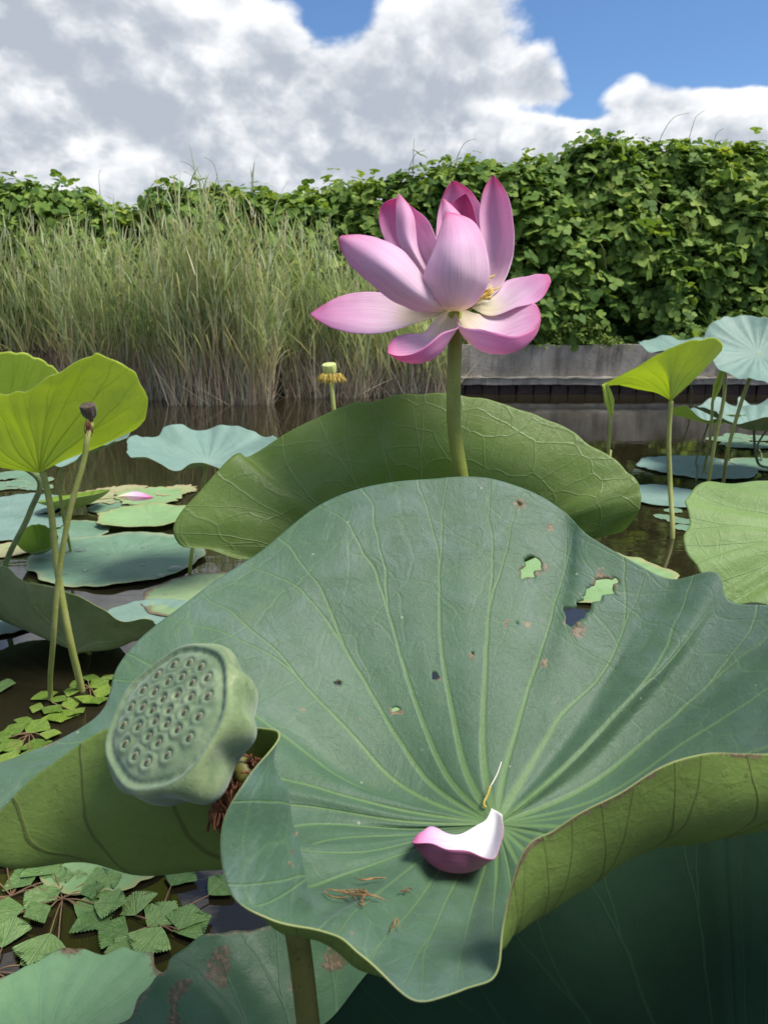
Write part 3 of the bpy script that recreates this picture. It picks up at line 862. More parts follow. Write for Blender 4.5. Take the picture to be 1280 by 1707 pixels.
    tan = np.array([.62, .54, .36]) * (0.6 + 0.5 * g)
    c0 = np.where(dl[:, None], tan, c0)
    tipc = np.where(r.uniform(size=n * nb)[:, None] < .3, np.array([.66, .62, .40]), c0 * 1.15)
    V, Q, C = ribbons(bp, dirs, side, L, wdt, droop, 5, c0, tipc)
    tag(obj('blades', mk_mesh('blades', V, Q, cols=C), M['reed'], root), kind='stuff')
    # dead litter and bent stalks round the foot
    nd = int(n * 1.1 * deadn)
    X = a[0] + (bb[0] - a[0]) * r.uniform(-.03, 1.03, nd); Y = a[1] - .02 + r.uniform(0, .5, nd) * depth
    bs_ = np.stack([X, Y, np.full(nd, -.05)], 1)
    az = r.uniform(0, 6.28, nd); el = np.radians(np.clip(90 - np.abs(r.normal(0, 24, nd)), 8, 90))
    dirs = np.stack([np.cos(az) * np.cos(el), .5 * np.sin(az) * np.cos(el), np.sin(el)], 1)
    side = np.stack([np.ones(nd), r.normal(size=nd) * .3, np.zeros(nd)], 1); side /= np.linalg.norm(side, axis=1)[:, None]
    g = r.uniform(size=nd)[:, None]
    c0 = np.array([.24, .17, .11]) * (1 - g) + np.array([.68, .58, .40]) * g
    V, Q, C = ribbons(bs_, dirs, side, r.uniform(.3, .85, nd), r.uniform(.004, .011, nd), r.uniform(0, .15, nd), 3, c0 * .8, c0 * 1.1)
    tag(obj('dead_stalks', mk_mesh('dead_stalks', V, Q, cols=C), M['reed_dead'], root), kind='stuff')
    # feathery heads
    hd = r.choice(n, max(6, n // 14), replace=False)
    parts, cols_ = [], []
    for i in hd:
        e = ax[i, -1]
        k = 14
        f = r.uniform(0, 1, k)
        bpp = e + np.array([0, 0, 1]) * (f * .2 - .05)[:, None]
        az = r.uniform(0, 6.28, k); dd = np.stack([np.cos(az) * .35, np.sin(az) * .35, np.ones(k)], 1); dd /= np.linalg.norm(dd, axis=1)[:, None]
        sd_ = np.stack([-np.sin(az), np.cos(az), np.zeros(k)], 1)
        cc = np.tile(np.array([.34, .30, .18]), (k, 1)) * r.uniform(.7, 1.2, (k, 1))
        V, Q, C = ribbons(bpp, dd, sd_, r.uniform(.06, .12, k), np.full(k, .005), r.uniform(.1, .5, k), 2, cc, cc)
        parts.append((V, Q, None)); cols_.append(C)
    V, Q, _ = merge(parts)
    tag(obj('seed_heads', mk_mesh('seed_heads', V, Q, cols=np.concatenate(cols_)), M['reed'], root), kind='stuff')
    return root
reed_clump(-170, 150, 655, [1.9, 2.0, 2.05, 1.75], 330, 'grey-green reed clump behind the bright yellow-green leaf', 41, .22)
reed_clump(120, 305, 668, [1.75, 1.8, 1.85, 1.9], 240, 'reed clump with brown stalks between the two tallest clumps', 42, .28)
reed_clump(285, 446, 676, [1.9, 2.12, 2.15, 2.0, 1.75], 290, 'tallest straw-topped reed clump standing forward at the water edge', 43, .42)
reed_clump(476, 610, 664, [1.7, 1.9, 1.7, 1.5], 230, 'arching green reed clump beside the dark gap behind the pink flower', 44, .22, -0.03, 1.8, 0.7)
reed_clump(600, 752, 662, [1.5, 1.2, 0.95, 0.7], 190, 'low reed clump with bent dead stalks beside the concrete wall end', 45, .3, 0.02, 2.2, 0.7)

# ------------------------------------------------------------------ lotus leaves
def leaf_mesh(name, knots, C3, NV, per, nr, ripple=0.0012, seed=0, holes=None, th0=0.0, dryf=None, rimwob=0.0):
    """knots: list of (theta in vein units, (K,3) points from just off the centre to the rim)"""
    ks = [k for k, _ in knots]
    Y = np.stack([resample(np.concatenate([[C3], p]), nr + 1) for _, p in knots])
    n0 = len(ks)
    kk = np.array([k - NV for k in ks] + ks + [k + NV for k in ks])
    YY = np.concatenate([Y, Y, Y])
    nth = NV * per
    th = th0 + np.arange(nth) * NV / nth
    S = hermite(kk, YY, th)                     # nth, nr+1, 3
    rr = np.linspace(0, 1, nr + 1)
    flat = S.reshape(-1, 3)
    z = vnoise(flat, 38, seed) * 0.6 + vnoise(flat, 95, seed + 1) * 0.25
    fade = np.tile(rr, nth)
    # gentle furrows: each sector between two veins bulges a little
    fur = -np.cos(2 * np.pi * th)[:, None] * np.clip(rr * 1.2, 0, 1)[None] * (1 - rr[None] * .45)
    flat[:, 2] += ripple * (z * fade + fur.ravel() * 0.8)
    S = flat.reshape(nth, nr + 1, 3)
    if rimwob:
        rw = np.sin(th * 2.3 + seed) * .5 + np.sin(th * 5.1 + 2 * seed) * .35 + np.sin(th * 11.3) * .2
        S += ((S - C3) * (rimwob * rw)[:, None, None]) * (rr ** 6)[None, :, None]
    rim = S[:, -1]
    area = np.sum(rim[:, 0] * np.roll(rim[:, 1], -1) - np.roll(rim[:, 0], -1) * rim[:, 1])
    V = np.concatenate([[C3], S[:, 1:].reshape(-1, 3)])
    i, j = np.meshgrid(np.arange(nth), np.arange(nr - 1), indexing='ij'); i, j = i.ravel(), j.ravel()
    i2 = (i + 1) % nth
    Q = np.stack([1 + i*nr + j, 1 + i*nr + j + 1, 1 + i2*nr + j + 1, 1 + i2*nr + j], 1)
    tu = th0 + np.arange(nth + 1) * NV / nth
    u0, u1 = tu[i], tu[i + 1]; v0, v1 = rr[j + 1], rr[j + 2]
    uvq = np.stack([np.stack([u0, v0], 1), np.stack([u0, v1], 1), np.stack([u1, v1], 1), np.stack([u1, v0], 1)], 1)
    a = np.arange(nth)
    T = np.stack([np.zeros(nth, int), 1 + a * nr, 1 + ((a + 1) % nth) * nr], 1)
    uvt = np.stack([np.stack([tu[a], 0 * a], 1), np.stack([tu[a], 0 * a + rr[1]], 1), np.stack([tu[a + 1], 0 * a + rr[1]], 1)], 1)
    fl = {}
    if holes is not None:
        keep, dry = holes(V, Q, np.concatenate([[0], np.tile(rr[1:], nth)]), np.concatenate([[0], np.repeat(th, nr)]))
        Q, uvq = Q[keep], uvq[keep]
        fl['dry'] = dry
    elif dryf is not None:
        fl['dry'] = dryf(V, np.concatenate([[0], np.tile(rr[1:], nth)]), np.concatenate([[0], np.repeat(th, nr)]))
    if area < 0:
        Q = Q[:, ::-1]; uvq = uvq[:, ::-1]; T = T[:, ::-1]; uvt = uvt[:, ::-1]
    return mk_mesh(name, V, Q, T, uvq, uvt, floats=fl or None)
def solid(o, th=0.0009):
    m = o.modifiers.new('thickness', 'SOLIDIFY')
    m.thickness = th; m.offset = -1; m.material_offset = 1; m.material_offset_rim = 2
    m.use_quality_normals = False
    return o
def blade(name, me, top, under, parent=None, rim='rim', th=0.0009):
    for k in (top, under, rim):
        me.materials.append(M[k])
    o = bpy.data.objects.new(name, me); col.objects.link(o)
    if parent is not None:
        o.parent = parent; o.matrix_parent_inverse = Matrix.Translation(-parent.location)
    return solid(o, th)
def pk(*pts):
    return np.array([P(*p) for p in pts])
def px_knots(spec, C):
    """spec rows: (theta, pixel list, rim depth[, sag]) or (theta, list of (px,py,t))"""
    out = []
    for row in spec:
        if len(row[1][0]) == 3:
            out.append((row[0], pk(*row[1])))
        else:
            pl = np.array([C[:2]] + list(row[1]), float)
            tr = row[2]; sag = row[3] if len(row) > 3 else 0.0
            c = np.concatenate([[0], np.cumsum(np.linalg.norm(np.diff(pl, axis=0), axis=1))]); c /= c[-1]
            t = 1 / ((1 - c) / C[2] + c / tr) * (1 + sag * 4 * c * (1 - c))
            out.append((row[0], pk(*[(x, y, tt) for (x, y), tt in zip(pl[1:], t[1:])])))
    return out

# ---- the big leaf
CM = (828, 1374, 0.62)
spec = [
 (0,  [(783, 1300), (755, 1195), (736, 1080), (731, 916), (726, 797)], .86, .03),
 (1,  [(810, 1300), (807, 1135), (818, 1009), (832, 900), (840, 802)], .865, .03),
 (2,  [(838, 1300), (870, 1184), (892, 1108), (925, 1010), (945, 930), (945, 856)], .85, .03),
 (2.5, [(850, 1300), (905, 1170), (955, 1040), (972, 950), (980, 893)], .825, .03),
 (3,  [(870, 1300), (930, 1200), (1018, 1097), (1050, 1000), (1060, 938)], .80, .03),
 (3.5, [(893, 1300), (985, 1185), (1065, 1070), (1118, 966)], .785, .03),
 (4,  [(917, 1300), (1045, 1168), (1130, 1070), (1192, 953)], .765, .02),
 (4.5, [(950, 1300), (1080, 1170), (1170, 1070), (1217, 1003)], .75, .03),
 (5,  [(996, 1300), (1100, 1212), (1220, 1100), (1300, 1008)], .73, .03),
 (6,  [(1000, 1330), (1150, 1230), (1300, 1140), (1480, 1050)], .67, .03),
 (7,  [(990, 1352), (1150, 1290), (1320, 1230), (1620, 1150)], .60, .02),
 (8,  [(960, 1378, .605), (1150, 1372, .575), (1360, 1350, .53), (1540, 1320, .50), (1570, 1240, .495)]),
 (9,  [(930, 1395, .602), (1080, 1405, .56), (1230, 1385, .51), (1290, 1335, .487), (1285, 1258, .482)]),
 (10, [(900, 1408, .60), (1000, 1435, .555), (1085, 1412, .505), (1135, 1365, .468), (1150, 1262, .455)]),
 (11, [(880, 1422, .595), (940, 1468, .545), (995, 1466, .49), (1025, 1400, .457), (1030, 1322, .445)]),
 (12, [(860, 1432, .59), (890, 1500, .53), (912, 1518, .475), (927, 1470, .45), (925, 1380, .44)]),
 (13, [(845, 1440, .588), (852, 1520, .51), (860, 1552, .458), (866, 1510, .44), (862, 1438, .433)]),
 (13.6, [(838, 1440, .585), (838, 1530, .50), (840, 1578, .447), (836, 1548, .428)]),
 (14, [(828, 1440, .585), (822, 1530, .50), (824, 1585, .445), (830, 1608, .42)]),
 (15, [(810, 1440, .585), (780, 1540, .50), (770, 1600, .445), (772, 1647, .412)]),
 (16, [(785, 1430, .585), (730, 1530, .50), (702, 1600, .446), (690, 1665, .405)]),
 (17, [(760, 1422, .59), (690, 1510, .51), (640, 1566, .458), (606, 1614, .432), (600, 1610, .420), (604, 1590, .413)]),
 (18, [(735, 1412, .592), (640, 1482, .515), (568, 1528, .460), (536, 1566, .440), (530, 1562, .430), (534, 1548, .423)]),
 (18.6, [(722, 1412, .595), (606, 1468, .54), (540, 1514, .485), (515, 1524, .462), (486, 1538, .446), (456, 1545, .433), (450, 1531, .425)]),
 (19, [(714, 1408, .597), (596, 1450, .555), (516, 1478, .533), (486, 1474, .505), (508, 1464, .468), (455, 1480, .446), (388, 1492, .430)]),
 (19.5, [(708, 1404, .598), (592, 1434, .562), (500, 1440, .548), (464, 1415, .52), (492, 1396, .476), (440, 1402, .454), (370, 1385, .439)]),
 (20, [(704, 1400, .60), (588, 1421, .568), (486, 1412, .555), (448, 1350, .522), (479, 1312, .488), (455, 1303, .470), (412, 1295, .455)]),
 (20.4, [(700, 1397, .602), (584, 1412, .573), (474, 1402, .558), (440, 1320, .525), (467, 1226, .492)]),
 (20.7, [(698, 1394, .603), (580, 1405, .577), (462, 1402, .560), (425, 1330, .530), (438, 1212, .505)]),
 (21, [(696, 1391, .605), (560, 1398, .584), (400, 1432, .550), (335, 1340, .528), (320, 1205, .52)]),
 (21.5, [(694, 1387, .607), (540, 1388, .590), (290, 1446, .550), (205, 1350, .53), (190, 1211, .535)]),
 (22, [(692, 1382, .61), (515, 1374, .597), (200, 1450, .552), (105, 1375, .537), (68, 1287, .54)]),
 (22.5, [(690, 1377, .61), (500, 1358, .605), (150, 1425, .56), (0, 1440, .54), (-40, 1385, .545)]),
 (23, [(690, 1371, .612), (492, 1342, .61), (200, 1350, .58), (-40, 1380, .56), (-110, 1350, .56)]),
 (23.5, [(690, 1362, .615), (480, 1320, .615), (200, 1290, .605), (-60, 1300, .59), (-130, 1300, .59)]),
 (24, [(690, 1355, .62), (470, 1298, .625), (200, 1248, .63), (10, 1268, .62)]),
 (24.5, [(620, 1322, .63), (450, 1250, .645), (300, 1195, .655), (160, 1196, .66)]),
 (25, [(575, 1300), (438, 1200), (300, 1130), (196, 1112)], .69, .02),
 (26, [(657, 1300), (580, 1217), (509, 1141), (427, 1064), (310, 1003)], .745, .03),
 (27, [(712, 1300), (662, 1228), (608, 1135), (564, 1059), (500, 960), (436, 918)], .80, .03),
 (28, [(750, 1300), (706, 1206), (668, 1091), (629, 944), (600, 860), (562, 826)], .845, .03),
]
A6 = lambda L: [(840 + .34375 * x, 800 + .34375 * y) for x, y in L]
A7 = lambda L: [(400 + .547 * x, 900 + .547 * y) for x, y in L]
HOLES = [
 A6([(80, 385), (130, 358), (165, 375), (185, 405), (210, 440), (150, 460), (145, 480), (80, 487), (74, 440), (68, 425), (112, 418), (95, 396)]),
 A6([(330, 555), (385, 545), (400, 510), (440, 480), (490, 465), (580, 455), (570, 490), (535, 540), (562, 572), (500, 575), (440, 600), (420, 640), (390, 690), (320, 725), (295, 680), (280, 620), (340, 600), (380, 575)]),
 A6([(48, 708), (68, 672), (82, 712)]),
 A6([(58, 95), (90, 95), (92, 130), (72, 140)]),
 A7([(576, 394), (600, 400), (607, 430), (585, 428)]),
 A7([(270, 428), (300, 420), (324, 432), (320, 446), (285, 446)]),
 A7([(452, 520), (465, 502), (497, 510), (495, 527), (460, 530)]),
 A7([(183, 513), (198, 515), (192, 529)]),
 A7([(700, 335), (720, 345), (716, 364), (702, 355)]),
 A7([(355, 548), (368, 553), (360, 562)]),
 A7([(798, 44), (810, 48), (803, 55)]),
]
DRY = [(867, 836, 17, 1.0), (917, 880, 12, 1.1), (963, 1052, 22, 1.0), (905, 1108, 10, 1.0), (906, 1100, 12, .9), (845, 1040, 12, .95), (878, 1042, 12, .9), (1002, 958, 18, .9), (1040, 960, 10, .8),
       (892, 925, 10, .9), (912, 945, 8, .9), (868, 960, 8, .8), (787, 1095, 14, .8), (727, 1132, 8, .9), (563, 1138, 15, .9), (450, 1183, 9, .6), (600, 1197, 10, .6), (488, 1420, 9, .9), (482, 1442, 8, .9), (494, 1390, 7, .9), (1010, 1052, 8, .8), (575, 1545, 9, .75), (590, 1555, 8, .75)]
def seg_dist(pt, poly):
    poly = np.asarray(poly); d = np.full(len(pt), 1e9); ins = np.zeros(len(pt), bool)
    for a, b_ in zip(poly, np.roll(poly, -1, 0)):
        ab = b_ - a
        t = np.clip(((pt - a) @ ab) / (ab @ ab), 0, 1)
        d = np.minimum(d, np.linalg.norm(pt - a - t[:, None] * ab, axis=1))
        c = ((a[1] > pt[:, 1]) != (b_[1] > pt[:, 1]))
        xi = a[0] + (pt[:, 1] - a[1]) * ab[0] / (ab[1] if abs(ab[1]) > 1e-9 else 1e-9)
        ins ^= c & (pt[:, 0] < xi)
    return np.where(ins, -d, d)
def main_holes(V, Q, rr, th):
    pt = project(V)
    pt = pt + np.stack([vnoise(V, 420, 5), vnoise(V, 460, 6)], 1) * 3.4
    dd = np.full(len(V), 1e9)
    for h in HOLES:
        dd = np.minimum(dd, seg_dist(pt, h))
    # the near curled rim also passes these pixels? only the rear lobe is eaten
    rear = (th < 5.2) | (th > 24.2) | (th < 1) 
    th_m = np.mod(th, 29)
    rear = (th_m < 5.2) | (th_m > 23.9)
    dd = np.where(rear, dd, 1e9)
    keep = dd[Q].max(1) > 0
    dry = np.clip(1.05 - dd / 5.0, 0, 0.56) * (vnoise(V, 150, 9) > 0.0)
    for x, y, s, a in DRY:
        g = a * np.exp(-((pt[:, 0] - x) ** 2 + (pt[:, 1] - y) ** 2) / (s * s * .8))
        dry = np.maximum(dry, np.where(rear | (y > 1350), g * .75, 0))
    # scorched margin of the curled right side
    lm_ = (th_m > 23.3) & (th_m < 24.7)
    dry = np.maximum(dry, np.where(lm_, np.clip((rr - .93) / .07, 0, 1) * (.42 + .35 * vnoise(V, 120, 24)), 0))
    mg = (th_m > 8.5) & (th_m < 13.5)
    dry = np.maximum(dry, np.where(mg, np.clip((rr - .95) / .05, 0, 1) * (.45 + .35 * vnoise(V, 60, 4)), 0))
    Qk = Q[keep]
    E = np.concatenate([Qk[:, [0, 1]], Qk[:, [1, 2]], Qk[:, [2, 3]], Qk[:, [3, 0]]])
    E.sort(axis=1)
    U, cnt = np.unique(E, axis=0, return_counts=True)
    Bd = U[(cnt == 1)]
    Bd = Bd[(rr[Bd].max(1) < .985) & (rr[Bd].min(1) > .02)]
    for it in range(2):
        acc = np.zeros_like(V); n_ = np.zeros(len(V))
        for a_, b_ in ((0, 1), (1, 0)):
            np.add.at(acc, Bd[:, a_], V[Bd[:, b_]]); np.add.at(n_, Bd[:, a_], 1)
        q = n_ > 1
        V[q] = V[q] * .45 + .55 * acc[q] / n_[q][:, None]
    return keep, dry
C3 = P(*CM)
main = empty('lotus_leaf', (0.02, 0.70, 0.0))
tag(main, 'huge dark green cupped lotus leaf with chewed holes holding a fallen petal', 'lotus leaf')
me = leaf_mesh('leaf_blade', px_knots(spec, CM), C3, 29, 26, 190, 0.0011, 3, main_holes, th0=21)
blade('leaf_blade', me, 'top', 'under', main)
tube_obj('petiole', [(0.02, 0.70, -0.3), (0.03, 0.66, 0.2), (0.075, 0.57, 0.48), C3 + [0, 0, -0.002]], [0.008, 0.007, 0.0065, 0.006], M['stem'], main)

# ---- large leaf behind the flower stem, seen from below
CB = (712, 945, 1.10)
specB = [
 (0,  [(704, 850, 1.07), (700, 740, 1.045), (700, 657, 1.06)]),
 (1,  [(745, 850, 1.07), (762, 740, 1.045), (775, 661, 1.06)]),
 (2,  [(780, 850, 1.07), (820, 750, 1.045), (850, 676, 1.06)]),
 (3,  [(810, 860, 1.07), (880, 770, 1.045), (925, 704, 1.06)]),
 (4,  [(830, 880, 1.07), (920, 800, 1.04), (985, 743, 1.045)]),
 (5,  [(840, 895, 1.07), (950, 830, 1.03), (1046, 785, 1.03)]),
 (6,  [(850, 910, 1.07), (970, 850, 1.02), (1066, 815, 1.02)]),
 (7,  [(850, 925, 1.07), (960, 878, 1.03), (1062, 852, 1.02)]),
 (8,  [(845, 940, 1.08), (950, 905, 1.04), (1035, 884, 1.05)]),
 (9,  [(830, 950, 1.09), (930, 905, 1.08), (965, 884, 1.10)]),
 (10.5, [(800, 945, 1.13), (900, 880, 1.18), (960, 830, 1.24)]),
 (13, [(760, 930, 1.16), (800, 860, 1.25), (830, 790, 1.36)]),
 (15.5, [(680, 930, 1.16), (630, 860, 1.25), (600, 790, 1.36)]),
 (18, [(620, 935, 1.12), (520, 890, 1.16), (460, 850, 1.22)]),
 (19.5, [(590, 950, 1.07), (480, 945, 1.03), (415, 934, 1.00)]),
 (20.3, [(570, 945, 1.06), (440, 930, 1.01), (350, 918, .985)]),
 (21, [(560, 935, 1.06), (420, 905, 1.00), (298, 906, .985)]),
 (21.4, [(560, 925, 1.06), (420, 880, 1.00), (290, 880, .985)]),
 (22, [(580, 915, 1.07), (440, 850, 1.01), (330, 824, 1.0)]),
 (22.6, [(600, 900, 1.07), (480, 830, 1.02), (396, 757, 1.03)]),
 (22.9, [(605, 895, 1.07), (490, 820, 1.025), (412, 762, 1.05)]),
 (23.3, [(615, 890, 1.07), (520, 800, 1.03), (468, 728, 1.05)]),
 (24, [(640, 880, 1.07), (580, 780, 1.04), (550, 686, 1.06)]),
 (25, [(670, 860, 1.07), (640, 760, 1.045), (628, 667, 1.06)]),
]
back = empty('lotus_leaf', (0.06, 1.15, 0.0))
tag(back, 'upright olive lotus leaf showing its netted underside behind the flower stem', 'lotus leaf')
me = leaf_mesh('leaf_blade', px_knots(specB, CB), P(*CB), 26, 16, 90, 0.0022, 8, th0=10, rimwob=0.006)
blade('leaf_blade', me, 'back_top', 'back_under', back)
tube_obj('petiole', [(0.06, 1.16, -0.3), (0.07, 1.14, 0.3), P(*CB)], 0.007, M['stem'], back)

# ---- broad light green leaf on the right
CR = (1430, 880, 0.97)
specR = [
 (0,  [(1380, 840), (1300, 798)], 1.08), (1, [(1340, 835), (1220, 803)], 1.06), (1.6, [(1320, 850), (1165, 806)], 1.04),
 (2.2, [(1310, 865), (1143, 832)], 1.02), (3.0, [(1310, 880), (1147, 868)], .99), (3.4, [(1310, 885), (1139, 893)], .98),
 (4.2, [(1310, 900), (1155, 938)], .955), (5, [(1310, 925), (1187, 985)], .935), (6, [(1330, 940), (1222, 1003)], .925),
 (7, [(1350, 950), (1290, 1009)], .91), (9, [(1420, 960), (1410, 1030)], .89), (12, [(1520, 940), (1580, 1000)], .87),
 (15, [(1560, 880), (1680, 890)], .90), (18, [(1530, 830), (1600, 800)], 1.0), (21, [(1450, 830), (1460, 780)], 1.08)]
rl = empty('lotus_leaf', (0.60, 0.98, 0.0))
tag(rl, 'broad light green lotus leaf overlapping the big cupped leaf at its notch', 'lotus leaf')
me = leaf_mesh('leaf_blade', px_knots(specR, CR), P(*CR), 24, 16, 70, 0.004, 12, th0=14, rimwob=0.01)
blade('leaf_blade', me, 'right_top', 'back_under', rl)
tube_obj('petiole', [(0.60, 0.98, -0.3), (0.60, 0.97, 0.2), P(*CR)], 0.007, M['stem'], rl)

# ---- leaf below the big leaf, shade painted into its dark colour
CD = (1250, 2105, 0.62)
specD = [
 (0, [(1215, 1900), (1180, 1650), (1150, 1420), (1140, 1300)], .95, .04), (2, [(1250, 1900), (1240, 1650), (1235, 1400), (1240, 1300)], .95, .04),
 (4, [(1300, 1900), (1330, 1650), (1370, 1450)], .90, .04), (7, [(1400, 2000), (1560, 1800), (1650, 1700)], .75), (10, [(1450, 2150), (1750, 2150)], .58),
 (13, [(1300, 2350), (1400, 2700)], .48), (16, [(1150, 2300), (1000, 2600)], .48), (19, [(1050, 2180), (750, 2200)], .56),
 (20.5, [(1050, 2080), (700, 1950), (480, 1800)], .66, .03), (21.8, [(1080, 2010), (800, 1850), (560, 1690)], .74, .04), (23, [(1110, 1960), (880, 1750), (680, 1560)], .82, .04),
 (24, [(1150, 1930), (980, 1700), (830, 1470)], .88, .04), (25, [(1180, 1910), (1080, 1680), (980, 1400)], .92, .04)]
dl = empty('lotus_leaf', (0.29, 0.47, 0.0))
tag(dl, 'lotus leaf painted in dark shade, with straight veins under the curled rim of the big leaf', 'lotus leaf')
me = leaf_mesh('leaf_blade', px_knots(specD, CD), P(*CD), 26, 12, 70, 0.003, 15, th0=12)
blade('leaf_blade', me, 'painted_shade_top', 'under', dl)
tube_obj('petiole', [(0.29, 0.47, -0.3), P(*CD)], 0.007, M['stem'], dl)

# ---- ragged leaf at the water in the lower left
CL = (560, 1900, 0.95)
specL = [
 (0, [(560, 1780), (560, 1640), (560, 1535)], 1.10, .02), (1.5, [(600, 1760), (640, 1620), (660, 1520)], 1.10, .02), (4, [(680, 1800), (780, 1680), (850, 1560)], 1.06, .02), (7, [(720, 1920), (900, 1900)], .95),
 (11, [(580, 2050), (600, 2250)], .80), (15, [(400, 1980), (200, 2020)], .86), (17.5, [(420, 1890), (290, 1830), (165, 1730)], .96), (18.3, [(430, 1870), (330, 1780), (215, 1680)], .98),
 (19, [(440, 1850), (350, 1740), (262, 1630)], 1.0), (19.6, [(450, 1830), (380, 1700), (290, 1605)], 1.02), (20.2, [(470, 1810), (410, 1680), (345, 1562)], 1.05), (21, [(510, 1800), (470, 1660), (420, 1545)], 1.08)]
def ragdry(V, rr, th):
    return np.clip((rr - .93) / .07, 0, 1) * (.45 + .35 * vnoise(V, 70, 3)) + np.where(vnoise(V, 55, 17) > .75, .6, 0) * (rr > .4)
ll = empty('lotus_leaf', (-0.05, 0.78, 0.0))
tag(ll, 'ragged green lotus leaf low over the water beneath the seed pod stem', 'lotus leaf')
me = leaf_mesh('leaf_blade', px_knots(specL, CL), P(*CL), 22, 16, 70, 0.004, 19, th0=11, rimwob=0.03, dryf=ragdry)
blade('leaf_blade', me, 'ragged', 'under', ll)
tube_obj('petiole', [(-0.05, 0.78, -0.3), P(*CL)], 0.007, M['stem'], ll)

# ---- parametric leaves: a disc, cupped, waved and tilted
def disc_knots(c, R, NV=22, cup=0.15, pw=2.0, wave=0.05, nw=5, seed=0, tilt=(0, 0), irregular=0.06, droop=0.0, notch=None):
    r = np.random.default_rng(seed)
    rt = np.linspace(0, 1, 7)[1:]
    ph = r.uniform(0, 6.28, 4)
    out = []
    ta, tb = tilt
    Rx = np.array(Matrix.Rotation(math.radians(ta), 3, 'X')); Ry = np.array(Matrix.Rotation(math.radians(tb), 3, 'Y'))
    RR = Ry @ Rx
    nk = NV * 2
    for k in range(nk):
        a = 2 * math.pi * k / nk
        Rk = R * (1 + irregular * (math.sin(2 * a + ph[0]) + .6 * math.sin(3 * a + ph[1])) + irregular * .45 * r.normal())
        if notch is not None:
            da = (a - notch + math.pi) % (2 * math.pi) - math.pi
            Rk *= 1 - .55 * math.exp(-(da / .14) ** 2)
        z = R * (cup * rt ** pw + wave * rt ** 2.5 * (math.sin(nw * a + ph[2]) + .5 * math.sin((nw + 3) * a + ph[3])) - droop * np.maximum(rt - .7, 0) ** 2 * 8)
        p = np.stack([Rk * rt * math.cos(a), Rk * rt * math.sin(a), z], 1)
        out.append((k * 0.5, p @ RR.T + c))
    return out
def float_leaf(px, py, R, label, top='float', z=0.004, seed=0, cup=0.03, wave=0.008, tilt=(0, 0), nw=5, group='lotus leaves lying on the water', name='floating_lotus_leaf', irregular=.05, notch=None, lift=0, rim='rim', cat='lotus leaf'):
    c = W(px, py, z + lift)
    kn = disc_knots(c, R, 22, cup, 2.2, wave, nw, seed, tilt, irregular, notch=notch)
    mz = min(p[:, 2].min() for _, p in kn)
    if mz < 0.003:
        kn = [(k, np.stack([p[:, 0], p[:, 1], np.maximum(p[:, 2], 0.003 + 0.0004 * (seed % 9))], 1)) for k, p in kn]
    me = leaf_mesh(name, kn, c, 22, 8, 26, 0.0022 * R / .3, seed, rimwob=.012)
    o = blade(name, me, top, 'dull_under', None, rim, 0.0012)
    return tag(o, label, cat, group)
bigfloat = float_leaf(195, 930, .345, 'large flat blue-green floating leaf dotted with water drops', 'float', seed=1, cup=.03, wave=.012)
float_leaf(248, 862, .225, 'plain pale green floating leaf bordering the drop-dotted floating leaf', 'pale', seed=2, cup=.06, z=.02, wave=.012)
float_leaf(352, 990, .225, 'small floating leaf with red streaks and a thin dark rim', 'streak', seed=3, cup=.02)
float_leaf(15, 847, .27, 'blue-green floating leaf behind the bent dark stem', 'blue', seed=4)
float_leaf(28, 880, .21, 'narrow-looking blue-green floating leaf touching the bent dark stem', 'blue', seed=5, z=.008)
float_leaf(118, 886, .17, 'small rounded green floating leaf behind the crossing stems', 'float', seed=6)
float_leaf(250, 829, .20, 'floating leaf with a brown broken margin carrying a pink petal', 'pale', seed=7, irregular=.12, cup=.05)
float_leaf(178, 829, .17, 'yellowing decayed floating leaf next to the pink petal on the water', 'decay', seed=8, irregular=.15)
float_leaf(190, 845, .125, 'little oval green floating leaf in front of the decayed leaf', 'float', seed=9)
float_leaf(20, 916, .11, 'brownish green floating leaf beside the folded yellow-green leaf', 'decay', seed=10)
float_leaf(245, 1030, .16, 'blue-green floating leaf showing past the rim of the dark curled leaf', 'blue', seed=11)
float_leaf(-5, 1030, .17, 'blue floating leaf half under the dark curled leaf', 'blue', seed=12)
float_leaf(195, 820, .14, 'brown dried floating leaf scraps beyond the pink petal', 'decay', seed=13, irregular=.2)
float_leaf(295, 818, .11, 'small brown-edged dried leaf floating beyond the broken leaf', 'decay', seed=14, irregular=.2)
farfloat = float_leaf(1160, 779, .36, 'blue-green oval floating leaf at the feet of the two leaning stems', 'blue', seed=15, cup=.02)
float_leaf(1112, 828, .25, 'pale floating leaf behind the stem of the glowing bowl leaf', 'blue', seed=16, cup=.03)
float_leaf(1275, 775, .22, 'green floating leaf next to the oval one by the curved stem', 'float', seed=17)
float_leaf(985, 962, .31, 'pale green floating leaf seen through the largest chewed hole', 'pale', seed=18, cup=.03)
float_leaf(655, 1190, .16, 'yellowish floating leaf seen through a small chewed hole', 'pale', seed=19)
float_leaf(180, 1424, .11, 'pale green floating leaf under the curled side of the big leaf beneath the seed pod', 'pale', seed=20, z=.006)
